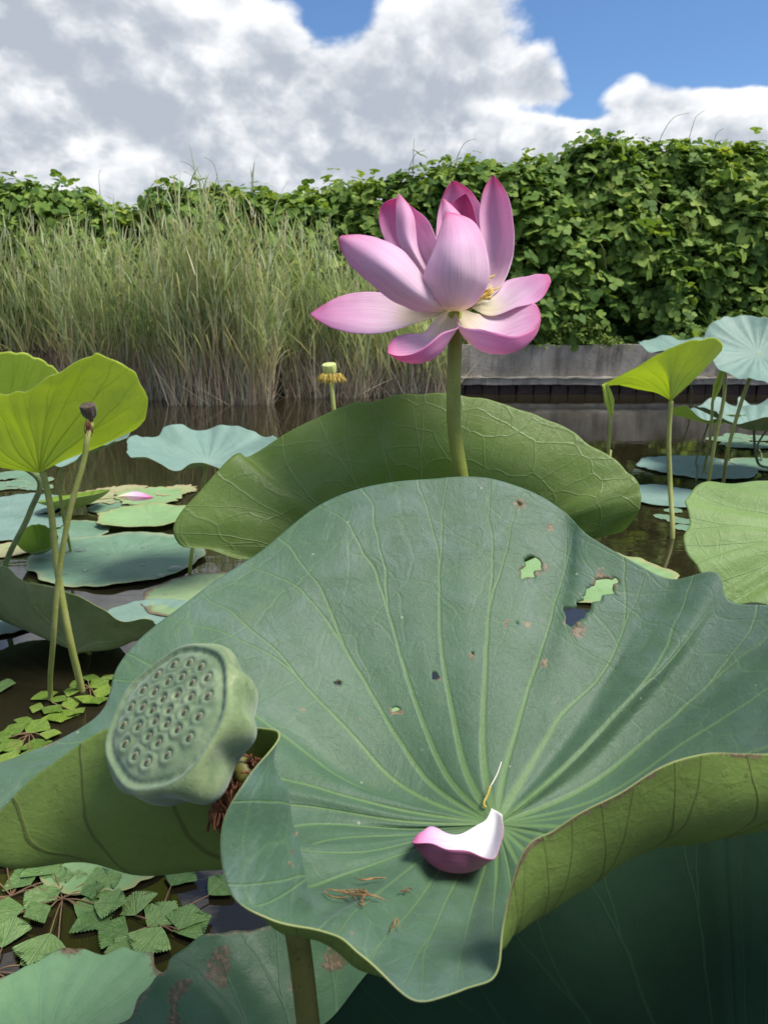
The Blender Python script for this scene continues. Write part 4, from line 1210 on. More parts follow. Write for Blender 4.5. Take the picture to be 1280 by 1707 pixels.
for i, (px, py, R, lab) in enumerate([(20, 793, .14, ''), (48, 803, .12, ''), (8, 810, .13, ''), (62, 812, .09, ''),
                         (1215, 733, .16, ''), (1245, 742, .18, ''), (1268, 731, .15, ''), (1230, 727, .12, ''),
                         (1108, 862, .05, ''), (1132, 868, .06, ''), (1140, 880, .05, ''), (1122, 851, .045, '')]):
    lab = ['rounded pad farthest out in the small patch beyond the blue floating leaves', 'middle pad of the small patch beyond the blue floating leaves', 'pad of the small far patch lying closest to the bent dark stem', 'smallest pad of the patch beyond the blue floating leaves',
           'pad of the far patch nearest the slim rolled leaf spear', 'largest pad of the far patch beyond the curved stem', 'pad of the far patch under the drooping blue-green leaf', 'smallest pad of the far patch beyond the curved stem',
           'thin leaf scrap floating against the lime leaf stem', 'largest leaf scrap floating beside the lime leaf stem', 'leaf scrap floating next to the broad light green leaf edge', 'tiniest leaf scrap floating just beyond the others by the lime stem'][i]
    float_leaf(px, py, R, lab, 'float', seed=30 + i, irregular=.12, group='small pads floating in patches', name='floating_pad', cat='lily pad')
# bottom left: big floating leaf with wet purple margin
M['wet_top'] = leaf_mat('wet_margin_leaf_upper', (0.15, 0.28, 0.13), (0.19, 0.33, 0.17), (0.22, 0.36, 0.18), trans=0.12,
                        rough=0.4, spec=0.4, NV=22, bump=0.5, width=0.012, vein_amt=0.35)
c = W(70, 1757, 0.022)
kn = disc_knots(c, .165, 22, .02, 2, .010, 5, 50, (0, 0), .09)
kn = [(k, np.stack([p[:, 0], p[:, 1], np.maximum(p[:, 2], .018)], 1)) for k, p in kn]
def wetdry(V, rr, th):
    return np.clip((rr - .78) / .2, 0, 1) * np.clip(.25 + .75 * vnoise(V, 55, 33), 0, 1) * .75
me = leaf_mesh('floating_lotus_leaf', kn, c, 22, 14, 60, .003, 51, rimwob=.02, dryf=wetdry)
tag(blade('floating_lotus_leaf', me, 'wet_top', 'dull_under'), 'light green floating leaf with scorched brown margin blotches', 'lotus leaf', 'lotus leaves lying on the water')

# ---- glowing young leaves and other standing leaves
def stand_leaf(label, spec, C, NV, top, under, stem, stem_r=0.006, smat='stem', per=12, nr=50, ripple=.003, seed=0, th0=0, rimwob=.01, base=None, group=None):
    b0 = base if base is not None else stem[0]
    root = empty('lotus_leaf', (b0[0], b0[1], 0.0))
    tag(root, label, 'lotus leaf', group)
    me = leaf_mesh('leaf_blade', px_knots(spec, C), P(*C), NV, per, nr, ripple, seed, th0=th0, rimwob=rimwob)
    blade('leaf_blade', me, top, under, root)
    tube_obj('petiole', stem, stem_r, M[smat], root)
    return root
def foot(px, py):
    p = W(px, py)
    return p + [0, 0.02, -0.25], p
f0, f1 = foot(137, 1152)
stand_leaf('bright yellow-green translucent lotus leaf held up beside the small brown pod',
  [(0, [(60, 740), (48, 690), (46, 650)], 1.66), (1, [(70, 740), (80, 680), (98, 620)], 1.65), (2, [(80, 735), (115, 660), (152, 592)], 1.66), (2.5, [(85, 735), (125, 660), (166, 590)], 1.67),
   (3, [(95, 740), (150, 670), (205, 606)], 1.70), (4, [(110, 750), (180, 695), (238, 645)], 1.75), (4.6, [(110, 760), (190, 715), (247, 670)], 1.80), (5.2, [(105, 765), (180, 735), (241, 700)], 1.86),
   (6.5, [(100, 770), (160, 740), (195, 722)], 2.0), (8.5, [(80, 765), (110, 730), (130, 700)], 2.12), (11, [(50, 765), (20, 730), (0, 700)], 2.12), (13, [(20, 775), (-50, 750), (-90, 730)], 2.0),
   (14.5, [(10, 780), (-60, 765), (-120, 740)], 1.84), (16, [(10, 770), (-50, 735), (-110, 690)], 1.74), (17.5, [(25, 760), (-10, 700), (-50, 660)], 1.68), (18.8, [(45, 745), (20, 690), (5, 655)], 1.66)],
  (66, 788, 1.85), 20, 'young_top', 'young_under', [f0, f1, P(118, 1070, 1.93), P(95, 940, 1.90), P(82, 830, 1.86), P(72, 787, 1.853)], [0.0095, 0.0092, .009, 0.0085, 0.008, 0.0075], 'stem_y', seed=61, th0=10, per=16, nr=60, ripple=.005)
f0, f1 = foot(8, 1010)
stand_leaf('second yellow-green leaf partly hidden behind the bright translucent one',
  [(0, [(10, 700), (20, 640), (30, 588)], 2.15), (2, [(40, 710), (60, 650), (80, 604)], 2.2), (5, [(60, 730), (90, 690), (110, 660)], 2.35), (10, [(0, 740), (-10, 700), (-10, 670)], 2.5), (14, [(-50, 720), (-100, 680), (-140, 650)], 2.3), (17, [(-30, 700), (-50, 640), (-60, 600)], 2.18)],
  (0, 770, 2.3), 20, 'young_top', 'young_under', [f0, f1, P(12, 935, 2.42), P(52, 850, 2.36), P(66, 800, 2.33), P(30, 775, 2.31), P(2, 770, 2.302)], .0085, 'stem_d', seed=62, th0=8)
def disc_stand(label, px, py, t, R, stem, top='blue', under='dull_under', cup=.18, wave=.06, nw=6, tilt=(0, 0), seed=0, smat='stem', pw=1.6, sr=.007, irregular=.05, droop=0):
    c = P(px, py, t)
    root = empty('lotus_leaf', (stem[0][0], stem[0][1], 0.0))
    tag(root, label, 'lotus leaf')
    me = leaf_mesh('leaf_blade', disc_knots(c, R, 22, cup, pw, wave, nw, seed, tilt, irregular, droop), c, 22, 14, 50, .004, seed, rimwob=.012)
    blade('leaf_blade', me, top, under, root)
    tube_obj('petiole', list(stem) + [c + np.array([0, 0, -.002])], sr, M[smat], root)
    return root
f0, f1 = foot(317, 958)
disc_stand('blue-green wavy lotus leaf on a stalk in front of the reeds', 345, 770, 2.75, .255, [f0, f1, P(321, 915, 2.8), P(338, 820, 2.76)], seed=71, cup=.24, wave=.05, nw=7, tilt=(7, 3), smat='stem_y', pw=1.5)
f0, f1 = foot(119, 922)
disc_stand('blue-green leaf half hidden behind the bright translucent leaf', 150, 752, 2.85, .20, [f0, f1, P(105, 850, 2.95), P(100, 790, 2.9)], seed=72, cup=.22, wave=.07, tilt=(10, -14), smat='stem_y', sr=.006)
# curled leaf resting at the water on the left
f0, f1 = foot(150, 1090)
stand_leaf('dark curled lotus leaf drooping to the water behind the crossing stems',
  [(0, [(105, 1050), (70, 1010), (66, 974)], 1.99), (1, [(118, 1045), (112, 1010), (115, 985)], 1.99), (2, [(135, 1045), (150, 1020), (160, 1008)], 2.00), (3, [(150, 1055), (185, 1040), (205, 1034)], 2.01), (3.8, [(155, 1070), (210, 1060), (250, 1031)], 2.03), (4.6, [(150, 1085), (210, 1075), (260, 1042)], 2.09),
   (6, [(150, 1075), (190, 1060), (220, 1045)], 2.26), (9, [(130, 1060), (150, 1030), (140, 1022)], 2.41), (12, [(60, 1050), (20, 1020), (0, 1000)], 2.41), (15, [(20, 1040), (-80, 1000), (-120, 985)], 2.26), (16.5, [(50, 1050), (-20, 1000), (-60, 965)], 2.08), (17.5, [(70, 1050), (20, 995), (5, 945)], 2.01), (18.5, [(90, 1050), (45, 1000), (33, 965)], 1.99)],
  (128, 1086, 2.10), 20, 'float', 'dull_under', [f0, f1, P(128, 1087, 2.102)], .006, seed=63, th0=8, rimwob=.02)
# right side
f0, f1 = foot(1120, 897)
stand_leaf('glowing lime green lotus leaf held like a bowl in front of the concrete wall',
  [(0, [(1095, 645), (1055, 625), (1016, 634)], 3.30), (1, [(1105, 635), (1075, 615), (1058, 613)], 3.2), (2, [(1112, 625), (1100, 600), (1096, 591)], 3.14), (3, [(1120, 620), (1128, 590), (1136, 572)], 3.12), (4, [(1130, 625), (1155, 590), (1172, 564)], 3.15), (5, [(1140, 630), (1175, 595), (1198, 567)], 3.25), (6, [(1145, 640), (1180, 605), (1204, 580)], 3.38),
   (8, [(1140, 645), (1165, 620), (1180, 602)], 3.6), (11, [(1125, 650), (1130, 635), (1135, 622)], 3.72), (14, [(1105, 655), (1080, 645), (1070, 638)], 3.65), (17, [(1095, 655), (1050, 645), (1025, 640)], 3.45)],
  (1118, 668, 3.38), 20, 'young_top', 'young_under', [f0, f1, P(1116, 800, 3.42), P(1114, 730, 3.4), P(1118, 668, 3.38)], .0105, 'stem_y', seed=64, th0=9, rimwob=.012)
f0, f1 = foot(1205, 803)
disc_stand('pale blue-green lotus leaf tilted towards us above the two leaning stems', 1262, 588, 4.1, .27, [f0, f1, P(1215, 740, 4.2), P(1235, 670, 4.15), P(1252, 620, 4.12)], 'blue', seed=73, cup=.12, wave=.05, tilt=(38, -8), smat='stem_y', sr=.010)
f0, f1 = foot(1180, 806)
disc_stand('small green lotus leaf tucked behind the glowing bowl leaf', 1208, 607, 4.35, .16, [f0, f1, P(1190, 740, 4.38), P(1206, 660, 4.36)], 'blue', 'young_under', seed=74, cup=.4, wave=.05, tilt=(-6, 0), smat='stem_y', sr=.0105)
f0, f1 = foot(1285, 785)
disc_stand('blue-green drooping lotus leaf on a curved stem over the water', 1256, 716, 4.6, .34, [f0, f1, P(1262, 770, 4.65), P(1257, 740, 4.62)], 'blue', seed=75, cup=.30, wave=.06, nw=5, tilt=(4, 4), smat='stem_d', sr=.008, pw=1.7)
f0, f1 = foot(1160, 800)
disc_stand('low green leaf with a turned edge beyond the leaning stems', 1180, 706, 5.0, .24, [f0, f1, P(1165, 750, 5.0)], 'blue', 'young_under', seed=76, cup=.28, wave=.12, nw=3, tilt=(-4, 6), smat='stem_d', sr=.006)
f0, f1 = foot(1268, 770)
disc_stand('far blue-green leaf behind the drooping one on the curved stem', 1290, 700, 5.4, .30, [f0, f1, P(1268, 730, 5.4)], 'blue', seed=77, cup=.15, wave=.1, tilt=(10, 0), smat='stem_d')
f0, f1 = foot(1225, 690)
disc_stand('bluish far leaf peeping over the glowing bowl leaf by the wall', 1140, 585, 7.6, .40, [W(1150, 672) + [0, .02, -.25], W(1150, 672), P(1150, 640, 7.7)], 'blue', seed=78, cup=.1, wave=.05, tilt=(12, 0), smat='stem_d')

c_ = np.array([0.79, 0.46, 0.86])  # out-of-view leaf added to cast shade on the leaf under the big one
added_shade_leaf = empty('lotus_leaf', (0.81, 0.48, 0.0))
tag(added_shade_leaf, 'unseen tall lotus leaf added beside the big cupped leaf to shade the leaf below', 'lotus leaf')
me = leaf_mesh('leaf_blade', disc_knots(c_, .30, 22, .16, 1.8, .05, 5, 91, (6, -6), .05), c_, 22, 10, 40, .004, 91, rimwob=.012)
blade('leaf_blade', me, 'top', 'under', added_shade_leaf)
tube_obj('petiole', [(0.81, 0.48, -.3), (0.80, 0.47, .4), c_ + [0, 0, -.002]], .007, M['stem'], added_shade_leaf)
# rolled young leaves
def rolled_leaf(label, pts, widths, stem, mat='young_under', seed=0):
    root = empty('rolled_leaf', (stem[0][0], stem[0][1], 0))
    tag(root, label, 'rolled leaf')
    c = resample(pk(*pts), 24)
    n = 24
    wv = np.interp(np.linspace(0, 1, n), np.linspace(0, 1, len(widths)), widths)
    tan = np.gradient(c, axis=0); tan /= np.linalg.norm(tan, axis=1)[:, None]
    a = np.cross(tan, [0, 1, 0]); a /= np.linalg.norm(a, axis=1)[:, None]; b_ = np.cross(tan, a)
    parts = []
    for sgn in (1, -1):     # two inward rolls side by side
        th = np.linspace(0, 2 * math.pi * 1.3, 22)
        rad = 1 - th / th[-1] * .62
        V = []
        for i in range(n):
            for t_, r_ in zip(th, rad):
                V.append(c[i] + a[i] * sgn * wv[i] * (.5 - .5 * math.cos(t_) * r_) + b_[i] * wv[i] * (.5 * math.sin(t_) * r_ + .02 * math.sin(i * .9)))
        m = 22
        Q = np.array([[i*m + j, i*m + j + 1, (i+1)*m + j + 1, (i+1)*m + j] for i in range(n - 1) for j in range(m - 1)])
        parts.append((np.array(V), Q, None))
    V, Q, _ = merge(parts)
    o = obj('rolled_blade', mk_mesh('rolled_blade', V, Q, uvq=np.zeros((len(Q), 4, 2)) + .4), M[mat], root)
    mo = o.modifiers.new('thickness', 'SOLIDIFY'); mo.thickness = .0012
    tube_obj('stalk', stem, .008, M['stem_y'], root)
f1 = W(1015, 790)
rolled_leaf('rolled young leaf spear under the pointed tip of the glowing bowl leaf', [(1007, 640, 3.32), (1014, 665, 3.32), (1018, 697, 3.32)], [.014, .024, .006], [f1 + [0, 0, -.25], f1, P(1015, 730, 3.35), P(1018, 690, 3.32)])
f1 = W(1186, 800)
rolled_leaf('slim rolled leaf spear slanting between the leaning stems', [(1203, 615, 4.4), (1194, 645, 4.4), (1186, 672, 4.4)], [.010, .026, .006], [W(1172, 790) + [0, 0, -.25], W(1172, 790), P(1184, 720, 4.42), P(1187, 668, 4.4)])
# small folded flap leaf at the tip of the bowl leaf and folded yellow leaves on the water
float_leaf(66, 917, .075, 'small folded yellow-green leaf standing on the water', 'young_top', seed=81, cup=.9, tilt=(28, 10), z=.03, group='young leaves at the water', name='young_lotus_leaf')
float_leaf(128, 845, .16, 'yellow-green young leaf curling up from the water', 'young_top', seed=82, cup=.35, tilt=(-6, -8), z=.03, group='young leaves at the water', name='young_lotus_leaf')

# ------------------------------------------------------------------ water drops on the big floating leaf
M['drop'] = None
def drop_mat():
    m, b, out = new_mat('water_drop')
    bs = b.n('BsdfPrincipled')
    bs.inputs['Base Color'].default_value = (1, 1, 1, 1); bs.inputs['Roughness'].default_value = 0.02
    bs.inputs['Transmission Weight'].default_value = 0.9; bs.inputs['IOR'].default_value = 1.333
    b.nt.links.new(bs.outputs[0], out.inputs[0])
    return m
M['drop'] = drop_mat()
th = np.linspace(0, 2 * np.pi, 16, endpoint=False)
Vd = [(0, 0, .42)]; 
for q, (rr_, zz) in enumerate(((.45, .38), (.85, .24), (1.0, .06), (.9, -.02))):
    Vd += [(rr_ * math.cos(t), rr_ * math.sin(t), zz) for t in th]
Td = [(0, 1 + i, 1 + (i + 1) % 16) for i in range(16)]
Qd = [(1 + k*16 + i, 1 + (k+1)*16 + i, 1 + (k+1)*16 + (i+1) % 16, 1 + k*16 + (i+1) % 16) for k in range(3) for i in range(16)]
BF = np.array([v.co for v in bigfloat.data.vertices]); FF = np.array([v.co for v in farfloat.data.vertices])
dm = mk_mesh('water_drop', np.array(Vd), np.array(Qd), np.array(Td))
for i, (px, py, r_) in enumerate([(241, 911, .012), (239, 941, .010), (295, 948, .024), (269, 961, .014), (134, 917, .015), (141, 951, .009), (248, 935, .006), (262, 923, .005), (110, 957, .007), (180, 922, .006), (215, 960, .006), (160, 938, .005), (1150, 776, .012), (1200, 770, .010), (1215, 771, .010), (300, 905, .007), (325, 930, .008)]):
    lv_ = BF if px < 640 else FF
    p = W(px, py, 0.010)
    p[2] = lv_[np.argmin((lv_[:, 0] - p[0]) ** 2 + (lv_[:, 1] - p[1]) ** 2), 2]
    o = obj('water_drop', dm, M['drop'])
    o.location = Vector(p) + Vector((0, 0, .0008)); o.scale = (r_ * 1.4, r_ * 1.4, r_ * 1.0)
    lab = ('largest clear water drop near the edge of the drop-dotted floating leaf' if r_ > .02 else
           'tiny clear water bead on the drop-dotted floating leaf' if px < 640 and r_ < .008 else
           'rounded clear water drop on the drop-dotted floating leaf' if px < 640 else 'clear water drop on the oval floating leaf by the leaning stems')
    tag(o, lab, 'water drop', 'water drops on the floating leaves')

# ------------------------------------------------------------------ lotus flower
def petal(name, curves, mats, parent, nu=26, nv=40, th=0.0006, seed=0, wob=0.0012):
    S = np.stack([resample(pk(*c) if len(c[0]) == 3 and not isinstance(c, np.ndarray) else c, nv + 1) for c in curves])
    u = np.linspace(0, 1, nu + 1)
    G = hermite(np.linspace(0, 1, len(curves)), S, u)      # nu+1, nv+1, 3
    f = G.reshape(-1, 3)
    v = np.linspace(0, 1, nv + 1)
    ed = (np.abs(u - .5) * 2) ** 2
    f += (vnoise(f, 150, seed) * wob)[:, None] * np.array([.3, 1, .4]) * (0.35 + 0.65 * np.repeat(ed, nv + 1))[:, None]
    i, j = np.meshgrid(np.arange(nu), np.arange(nv), indexing='ij'); i, j = i.ravel(), j.ravel(); n = nv + 1
    Q = np.stack([i*n + j, (i+1)*n + j, (i+1)*n + j + 1, i*n + j + 1], 1)
    uv = np.stack([np.stack([u[i], v[j]], 1), np.stack([u[i+1], v[j]], 1), np.stack([u[i+1], v[j+1]], 1), np.stack([u[i], v[j+1]], 1)], 1)
    me = mk_mesh(name, f, Q, uvq=uv)
    for m in mats: me.materials.append(M[m])
    o = bpy.data.objects.new(name, me); col.objects.link(o)
    if parent is not None:
        o.parent = parent; o.matrix_parent_inverse = Matrix.Translation(-parent.location)
    mo = o.modifiers.new('thickness', 'SOLIDIFY'); mo.thickness = th; mo.offset = 0
    if len(mats) > 1: mo.material_offset = 1; mo.material_offset_rim = 0
    return o
stem_base = P(790, 900, .97)
fl = empty('lotus_flower', (stem_base[0], stem_base[1] + .02, 0))
tag(fl, 'open pink lotus flower on a tall green stem', 'lotus flower')
tube_obj('stem', [(stem_base[0] + .02, stem_base[1] + .03, -.3), (stem_base[0] + .01, stem_base[1] + .01, .3), P(782, 880, .965), P(769, 795, .95), P(757, 715, .94), P(756, 640, .935), P(758, 575, .932), P(758, 522, .932)],
         [.0095, .0095, .0095, .0092, .009, .0088, .0086, .0088], M['stem'], fl, 16, 10, 0.012)
PET = [
 ('petal', ['petal'], [[(757, 521, .93), (733, 509, .912), (704, 468, .895), (716, 432, .888), (729, 395, .893), (742, 353, .91)],
                       [(757, 521, .93), (757, 492, .887), (757, 450, .868), (758, 410, .868), (754, 378, .885), (743, 352, .91)],
                       [(757, 521, .93), (786, 511, .912), (813, 474, .898), (812, 420, .893), (791, 371, .898), (744, 353, .91)]]),
 ('petal', ['petal'], [[(745, 517, .93), (712, 470, .905), (672, 419, .893), (630, 397, .90), (592, 391, .912), (569, 393, .92)],
                       [(745, 517, .93), (695, 488, .878), (640, 443, .868), (602, 415, .885), (580, 402, .90), (565, 397, .92)],
                       [(745, 518, .93), (706, 520, .915), (655, 502, .898), (610, 466, .895), (580, 437, .903), (564, 404, .92)]]),
 ('petal', ['petal_low'], [[(748, 519, .94), (689, 512, .955), (637, 488, .965), (574, 492, .96), (517, 523, .95)],
                       [(748, 520, .94), (690, 527, .945), (620, 523, .95), (560, 520, .953), (517, 523, .95)],
                       [(748, 521, .94), (695, 538, .935), (629, 556, .927), (560, 549, .935), (517, 524, .95)]]),
 ('petal', ['petal_low_out', 'petal_low'], [[(745, 516, .932), (726, 531, .935), (708, 553, .935), (676, 557, .92), (655, 565, .905), (646, 580, .895)],
                       [(750, 517, .932), (750, 556, .915), (722, 597, .90), (688, 605, .893), (662, 598, .89), (646, 586, .892)],
                       [(756, 517, .928), (764, 545, .90), (738, 554, .878), (692, 588, .865), (665, 594, .872), (647, 590, .885)]]),
 ('petal', ['petal_low', 'petal_low_out'], [[(772, 516, .932), (803, 524, .94), (844, 518, .948), (872, 500, .945), (893, 508, .93), (900, 522, .92)],
                       [(763, 520, .932), (777, 562, .908), (815, 588, .895), (862, 582, .89), (890, 560, .897), (901, 532, .912)],
                       [(759, 522, .928), (767, 543, .90), (808, 550, .874), (858, 560, .868), (889, 548, .882), (901, 530, .905)]]),
 ('petal', ['petal_low'], [[(785, 511, .94), (825, 480, .965), (850, 466, .978), (885, 460, .972), (912, 457, .955)],
                       [(785, 512, .94), (830, 507, .95), (868, 480, .955), (898, 460, .955), (916, 462, .95)],
                       [(785, 514, .94), (818, 527, .935), (862, 512, .932), (896, 503, .935), (918, 470, .945)]]),
 ('petal', ['petal'], [[(770, 513, .95), (790, 470, .972), (802, 420, .982), (799, 350, .985), (808, 312, .985), (821, 291, .985)],
                       [(776, 513, .95), (815, 462, .99), (829, 400, 1.002), (828, 345, 1.0), (825, 312, .992), (821, 291, .985)],
                       [(786, 511, .945), (826, 488, .955), (854, 430, .965), (855, 370, .970), (843, 320, .978), (821, 291, .985)]]),
 ('petal', ['petal'], [[(755, 513, .95), (732, 450, .985), (727, 390, 1.0), (735, 335, 1.005), (743, 315, 1.0), (754, 301, 1.0)],
                       [(758, 513, .95), (760, 440, 1.01), (762, 390, 1.025), (763, 345, 1.02), (760, 318, 1.01), (754, 301, 1.0)],
                       [(762, 513, .95), (795, 450, .985), (803, 390, 1.0), (798, 337, 1.005), (780, 314, 1.0), (755, 301, 1.0)]]),
 ('petal', ['petal_deep'], [[(755, 511, .95), (748, 440, .968), (745, 380, .972), (755, 337, .976), (776, 322, .976)],
                       [(760, 511, .95), (768, 440, .992), (772, 380, .992), (775, 345, .985), (776, 322, .976)],
                       [(765, 511, .95), (790, 440, .968), (796, 385, .968), (788, 344, .972), (777, 322, .976)]]),
 ('petal', ['petal'], [[(755, 511, .94), (737, 450, .932), (738, 390, .934), (737, 352, .94), (738, 332, .945)],
                       [(760, 511, .94), (757, 440, .922), (756, 385, .926), (750, 352, .936), (739, 332, .945)],
                       [(765, 511, .94), (785, 440, .935), (783, 390, .94), (764, 353, .945), (741, 333, .945)]]),
 ('petal', ['petal_low'], [[(747, 513, .95), (690, 470, .972), (652, 420, .98), (632, 360, .982), (636, 342, .98), (650, 333, .976)],
                       [(749, 513, .95), (712, 450, 1.0), (685, 400, 1.008), (668, 355, .995), (664, 340, .985), (662, 330, .976)],
                       [(751, 513, .95), (730, 450, .965), (726, 395, .970), (706, 360, .972), (688, 346, .972), (668, 330, .974)]]),
 ('petal', ['petal'], [[(748, 513, .948), (695, 450, .957), (663, 400, .962), (660, 350, .966), (661, 332, .970), (664, 324, .972)],
                       [(748, 513, .948), (706, 450, .945), (680, 400, .948), (674, 355, .956), (669, 335, .966), (665, 323, .972)],
                       [(748, 513, .948), (716, 455, .955), (697, 415, .957), (689, 358, .962), (677, 336, .968), (667, 325, .972)]]),
]
for k, (nm, mats, cv) in enumerate(PET):
    petal(nm, cv, mats, fl, seed=100 + k)
# receptacle and stamens in the cup
rc = P(768, 478, .945)
bq = P(758, 520, .937)
axis = rc - bq; axis /= np.linalg.norm(axis)
V, Q, T, uv = tube([bq + axis * .007, bq + axis * .011, bq + axis * .022, bq + axis * .032], [.008, .012, .018, .020], 18, 6)
M['receptacle'] = plain_mat('receptacle', (0.55, 0.52, 0.12), (0.68, 0.62, 0.2), 60, .5)
obj('receptacle', mk_mesh('receptacle', V, Q, T), M['receptacle'], fl)
def stamen_ring(base, axis, r0, n, length, seed, splay=.6, down=0.0):
    r = np.random.default_rng(seed)
    ref = np.cross(axis, [0.2, 1, .1]); ref /= np.linalg.norm(ref); r2 = np.cross(axis, ref)
    parts = []
    for k in range(n):
        a = r.uniform(0, 6.28)
        o_ = math.cos(a) * ref + math.sin(a) * r2
        L = length * r.uniform(.75, 1.15)
        p0 = base + o_ * r0
        d = axis * (1 - down) + o_ * splay * r.uniform(.6, 1.3)
        q = [p0, p0 + d * L * .5 + r.normal(size=3) * L * .06, p0 + d * L + o_ * L * .1 + np.array([0, 0, -down * L * 1.6]) + r.normal(size=3) * L * .1]
        V, Q, T, _ = tube(q, [.0005, .0007, .0011], 5, 4)
        parts.append((V, Q, T))
    return merge(parts)
V, Q, T = stamen_ring(bq + axis * .006, axis, .012, 90, .034, 5, .75)
tag(obj('stamens', mk_mesh('stamens', V, Q, T), M['stamen'], fl), kind='stuff')

# ------------------------------------------------------------------ seed pods
def pod_mat(name, a, b2, c3, bump=.6):
    m, b, out = new_mat(name)
    oc = b.n('TexCoord').outputs['Object']
    uv = b.n('UVMap'); uv.uv_map = 'UVMap'
    n = b.noise(oc, 60, 4, .6); f = b.noise(oc, 420, 3, .6)
    c = b.mix(b.sstep(n, .35, .65), a, b2)
    c = b.mix(b.m('MULTIPLY', b.sstep(f, .5, .75), .3), c, c3)
    big = b.noise(oc, 22, 5, .7, 1.0)
    c = b.mix(b.m('MULTIPLY', b.sstep(big, .55, .75), .5), c, tuple(q * 1.35 for q in c3))
    c = b.mix(b.m('MULTIPLY', b.sstep(b.noise(oc, 75, 5, .75), .64, .72), .55), c, (a[0] * .45, a[1] * .36, a[2] * .35))
    bs = b.n('BsdfPrincipled'); b.set(bs.inputs['Base Color'], c)
    bs.inputs['Roughness'].default_value = .6; bs.inputs['Specular IOR Level'].default_value = .28
    bs.inputs['Sheen Weight'].default_value = .25; bs.inputs['Sheen Tint'].default_value = (.8, .9, 1, 1)
    bs.inputs['Subsurface Weight'].default_value = 0.0
    bp = b.n('Bump'); bp.inputs['Strength'].default_value = bump; bp.inputs['Distance'].default_value = .0012
    b.set(bp.inputs['Height'], b.m('ADD', n, b.m('MULTIPLY', f, .35))); b.set(bs.inputs['Normal'], bp.outputs[0])
    b.nt.links.new(bs.outputs[0], out.inputs[0])
    return m
M['pod_face'] = pod_mat('pod_face', (.105, .158, .078), (.145, .200, .105), (.22, .26, .15))
M['pod_side'] = pod_mat('pod_side', (.125, .180, .070), (.190, .245, .105), (.30, .32, .17))
M['pod_seed'] = pod_mat('pod_seed', (.15, .20, .10), (.22, .26, .14), (.10, .07, .04))
M['pod_tip'] = pod_mat('pod_tip', (.060, .048, .026), (.10, .075, .04), (.04, .03, .02))
def pod(name, label, fc, nrm, up, R, H, seeds, stem, mats, smat, seed=0, dimple=.0019, flute=.07, ns=18, neck=.16, stem_r=.005, seedr=.0040, squash=1.0):
    """fc face centre, nrm outward face normal, seeds: list of unit disc positions"""
    fc = np.asarray(fc, float); nrm = np.asarray(nrm, float) / np.linalg.norm(nrm)
    e1 = np.asarray(up, float) - np.dot(up, nrm) * nrm; e1 /= np.linalg.norm(e1); e2 = np.cross(nrm, e1)
    B = np.stack([e1, e2, nrm], 1)
    root = empty(name, (stem[0][0], stem[0][1], 0)); tag(root, label, 'seed pod')
    r = np.random.default_rng(seed)
    seeds = np.array(seeds, float).reshape(-1, 2)
    # face disc: dimpled round each seed
    nr_, nt_ = 60, 140
    rr_ = np.linspace(0, 1, nr_ + 1); tt = np.linspace(0, 2 * np.pi, nt_, endpoint=False)
    wob = 1 + .025 * np.sin(3 * tt + 1) + .015 * np.sin(7 * tt + 2)
    X = np.outer(np.cos(tt) * wob, rr_); Y = np.outer(np.sin(tt) * wob, rr_) * squash
    D = np.full(X.shape, 9.0)
    for sx, sy in seeds: D = np.minimum(D, np.hypot(X - sx, Y - sy * squash))
    Z = np.zeros_like(X)
    if len(seeds):
        Z = -dimple * np.exp(-(D / .05) ** 2) + dimple * .8 * np.exp(-((D - .10) / .045) ** 2)
    Z += -.0018 * np.exp(-((rr_[None] - .90) / .05) ** 2) + .0012 * np.exp(-((rr_[None] - 1) / .04) ** 2)
    Z += .0022 * (1 - rr_[None] ** 2)
    Z += (.0004 * np.sin(41 * tt + 3 * np.sin(5 * tt)))[:, None] * np.exp(-((rr_[None] - .92) / .05) ** 2)
    Z = Z * np.clip((1 - rr_[None]) / .03, 0, 1)
    Vl = np.stack([X * R, Y * R, Z * (R / .047)], 2)
    Vf = np.concatenate([[[0, 0, Z[0, 0] * R / .047]], Vl[:, 1:].reshape(-1, 3)])
    i, j = np.meshgrid(np.arange(nt_), np.arange(nr_ - 1), indexing='ij'); i, j = i.ravel(), j.ravel(); i2 = (i + 1) % nt_
    Q = np.stack([1 + i*nr_ + j, 1 + i*nr_ + j + 1, 1 + i2*nr_ + j + 1, 1 + i2*nr_ + j], 1)
    a = np.arange(nt_); T = np.stack([0 * a, 1 + a * nr_, 1 + ((a + 1) % nt_) * nr_], 1)
    obj('pod_face', mk_mesh('pod_face', Vf @ B.T + fc, Q, T), M[mats[0]], root)
    # body below the face
    pr = np.array([(1.0, 0.0), (1.045, -.05), (1.06, -.14), (1.05, -.30), (.99, -.50), (.86, -.70), (.62, -.88), (.36, -.97), (neck, -1.08), (neck * .8, -1.25)])
    q = np.linspace(0, 1, 46)
    prof = hermite(np.linspace(0, 1, len(pr)), pr, q)
    fl_ = np.clip(np.sin(np.pi * np.clip(-prof[:, 1] / .95, 0, 1)), 0, 1)
    ph = r.uniform(0, 6.28, 3)
    Vb = np.zeros((len(q), nt_, 3))
    for k in range(len(q)):
        w_ = 1 + flute * fl_[k] * (np.sin(9 * tt + ph[0] + .6 * np.sin(2 * tt)) * .6 + .5 * np.sin(5 * tt + ph[1]))
        rk = prof[k, 0] * R * w_ * (wob if prof[k, 1] > -.8 else 1 + (wob - 1) * .4)
        Vb[k] = np.stack([np.cos(tt) * rk, np.sin(tt) * rk * squash, np.full(nt_, prof[k, 1] * H)], 1)
    i, j = np.meshgrid(np.arange(len(q) - 1), np.arange(nt_), indexing='ij'); i, j = i.ravel(), j.ravel(); j2 = (j + 1) % nt_
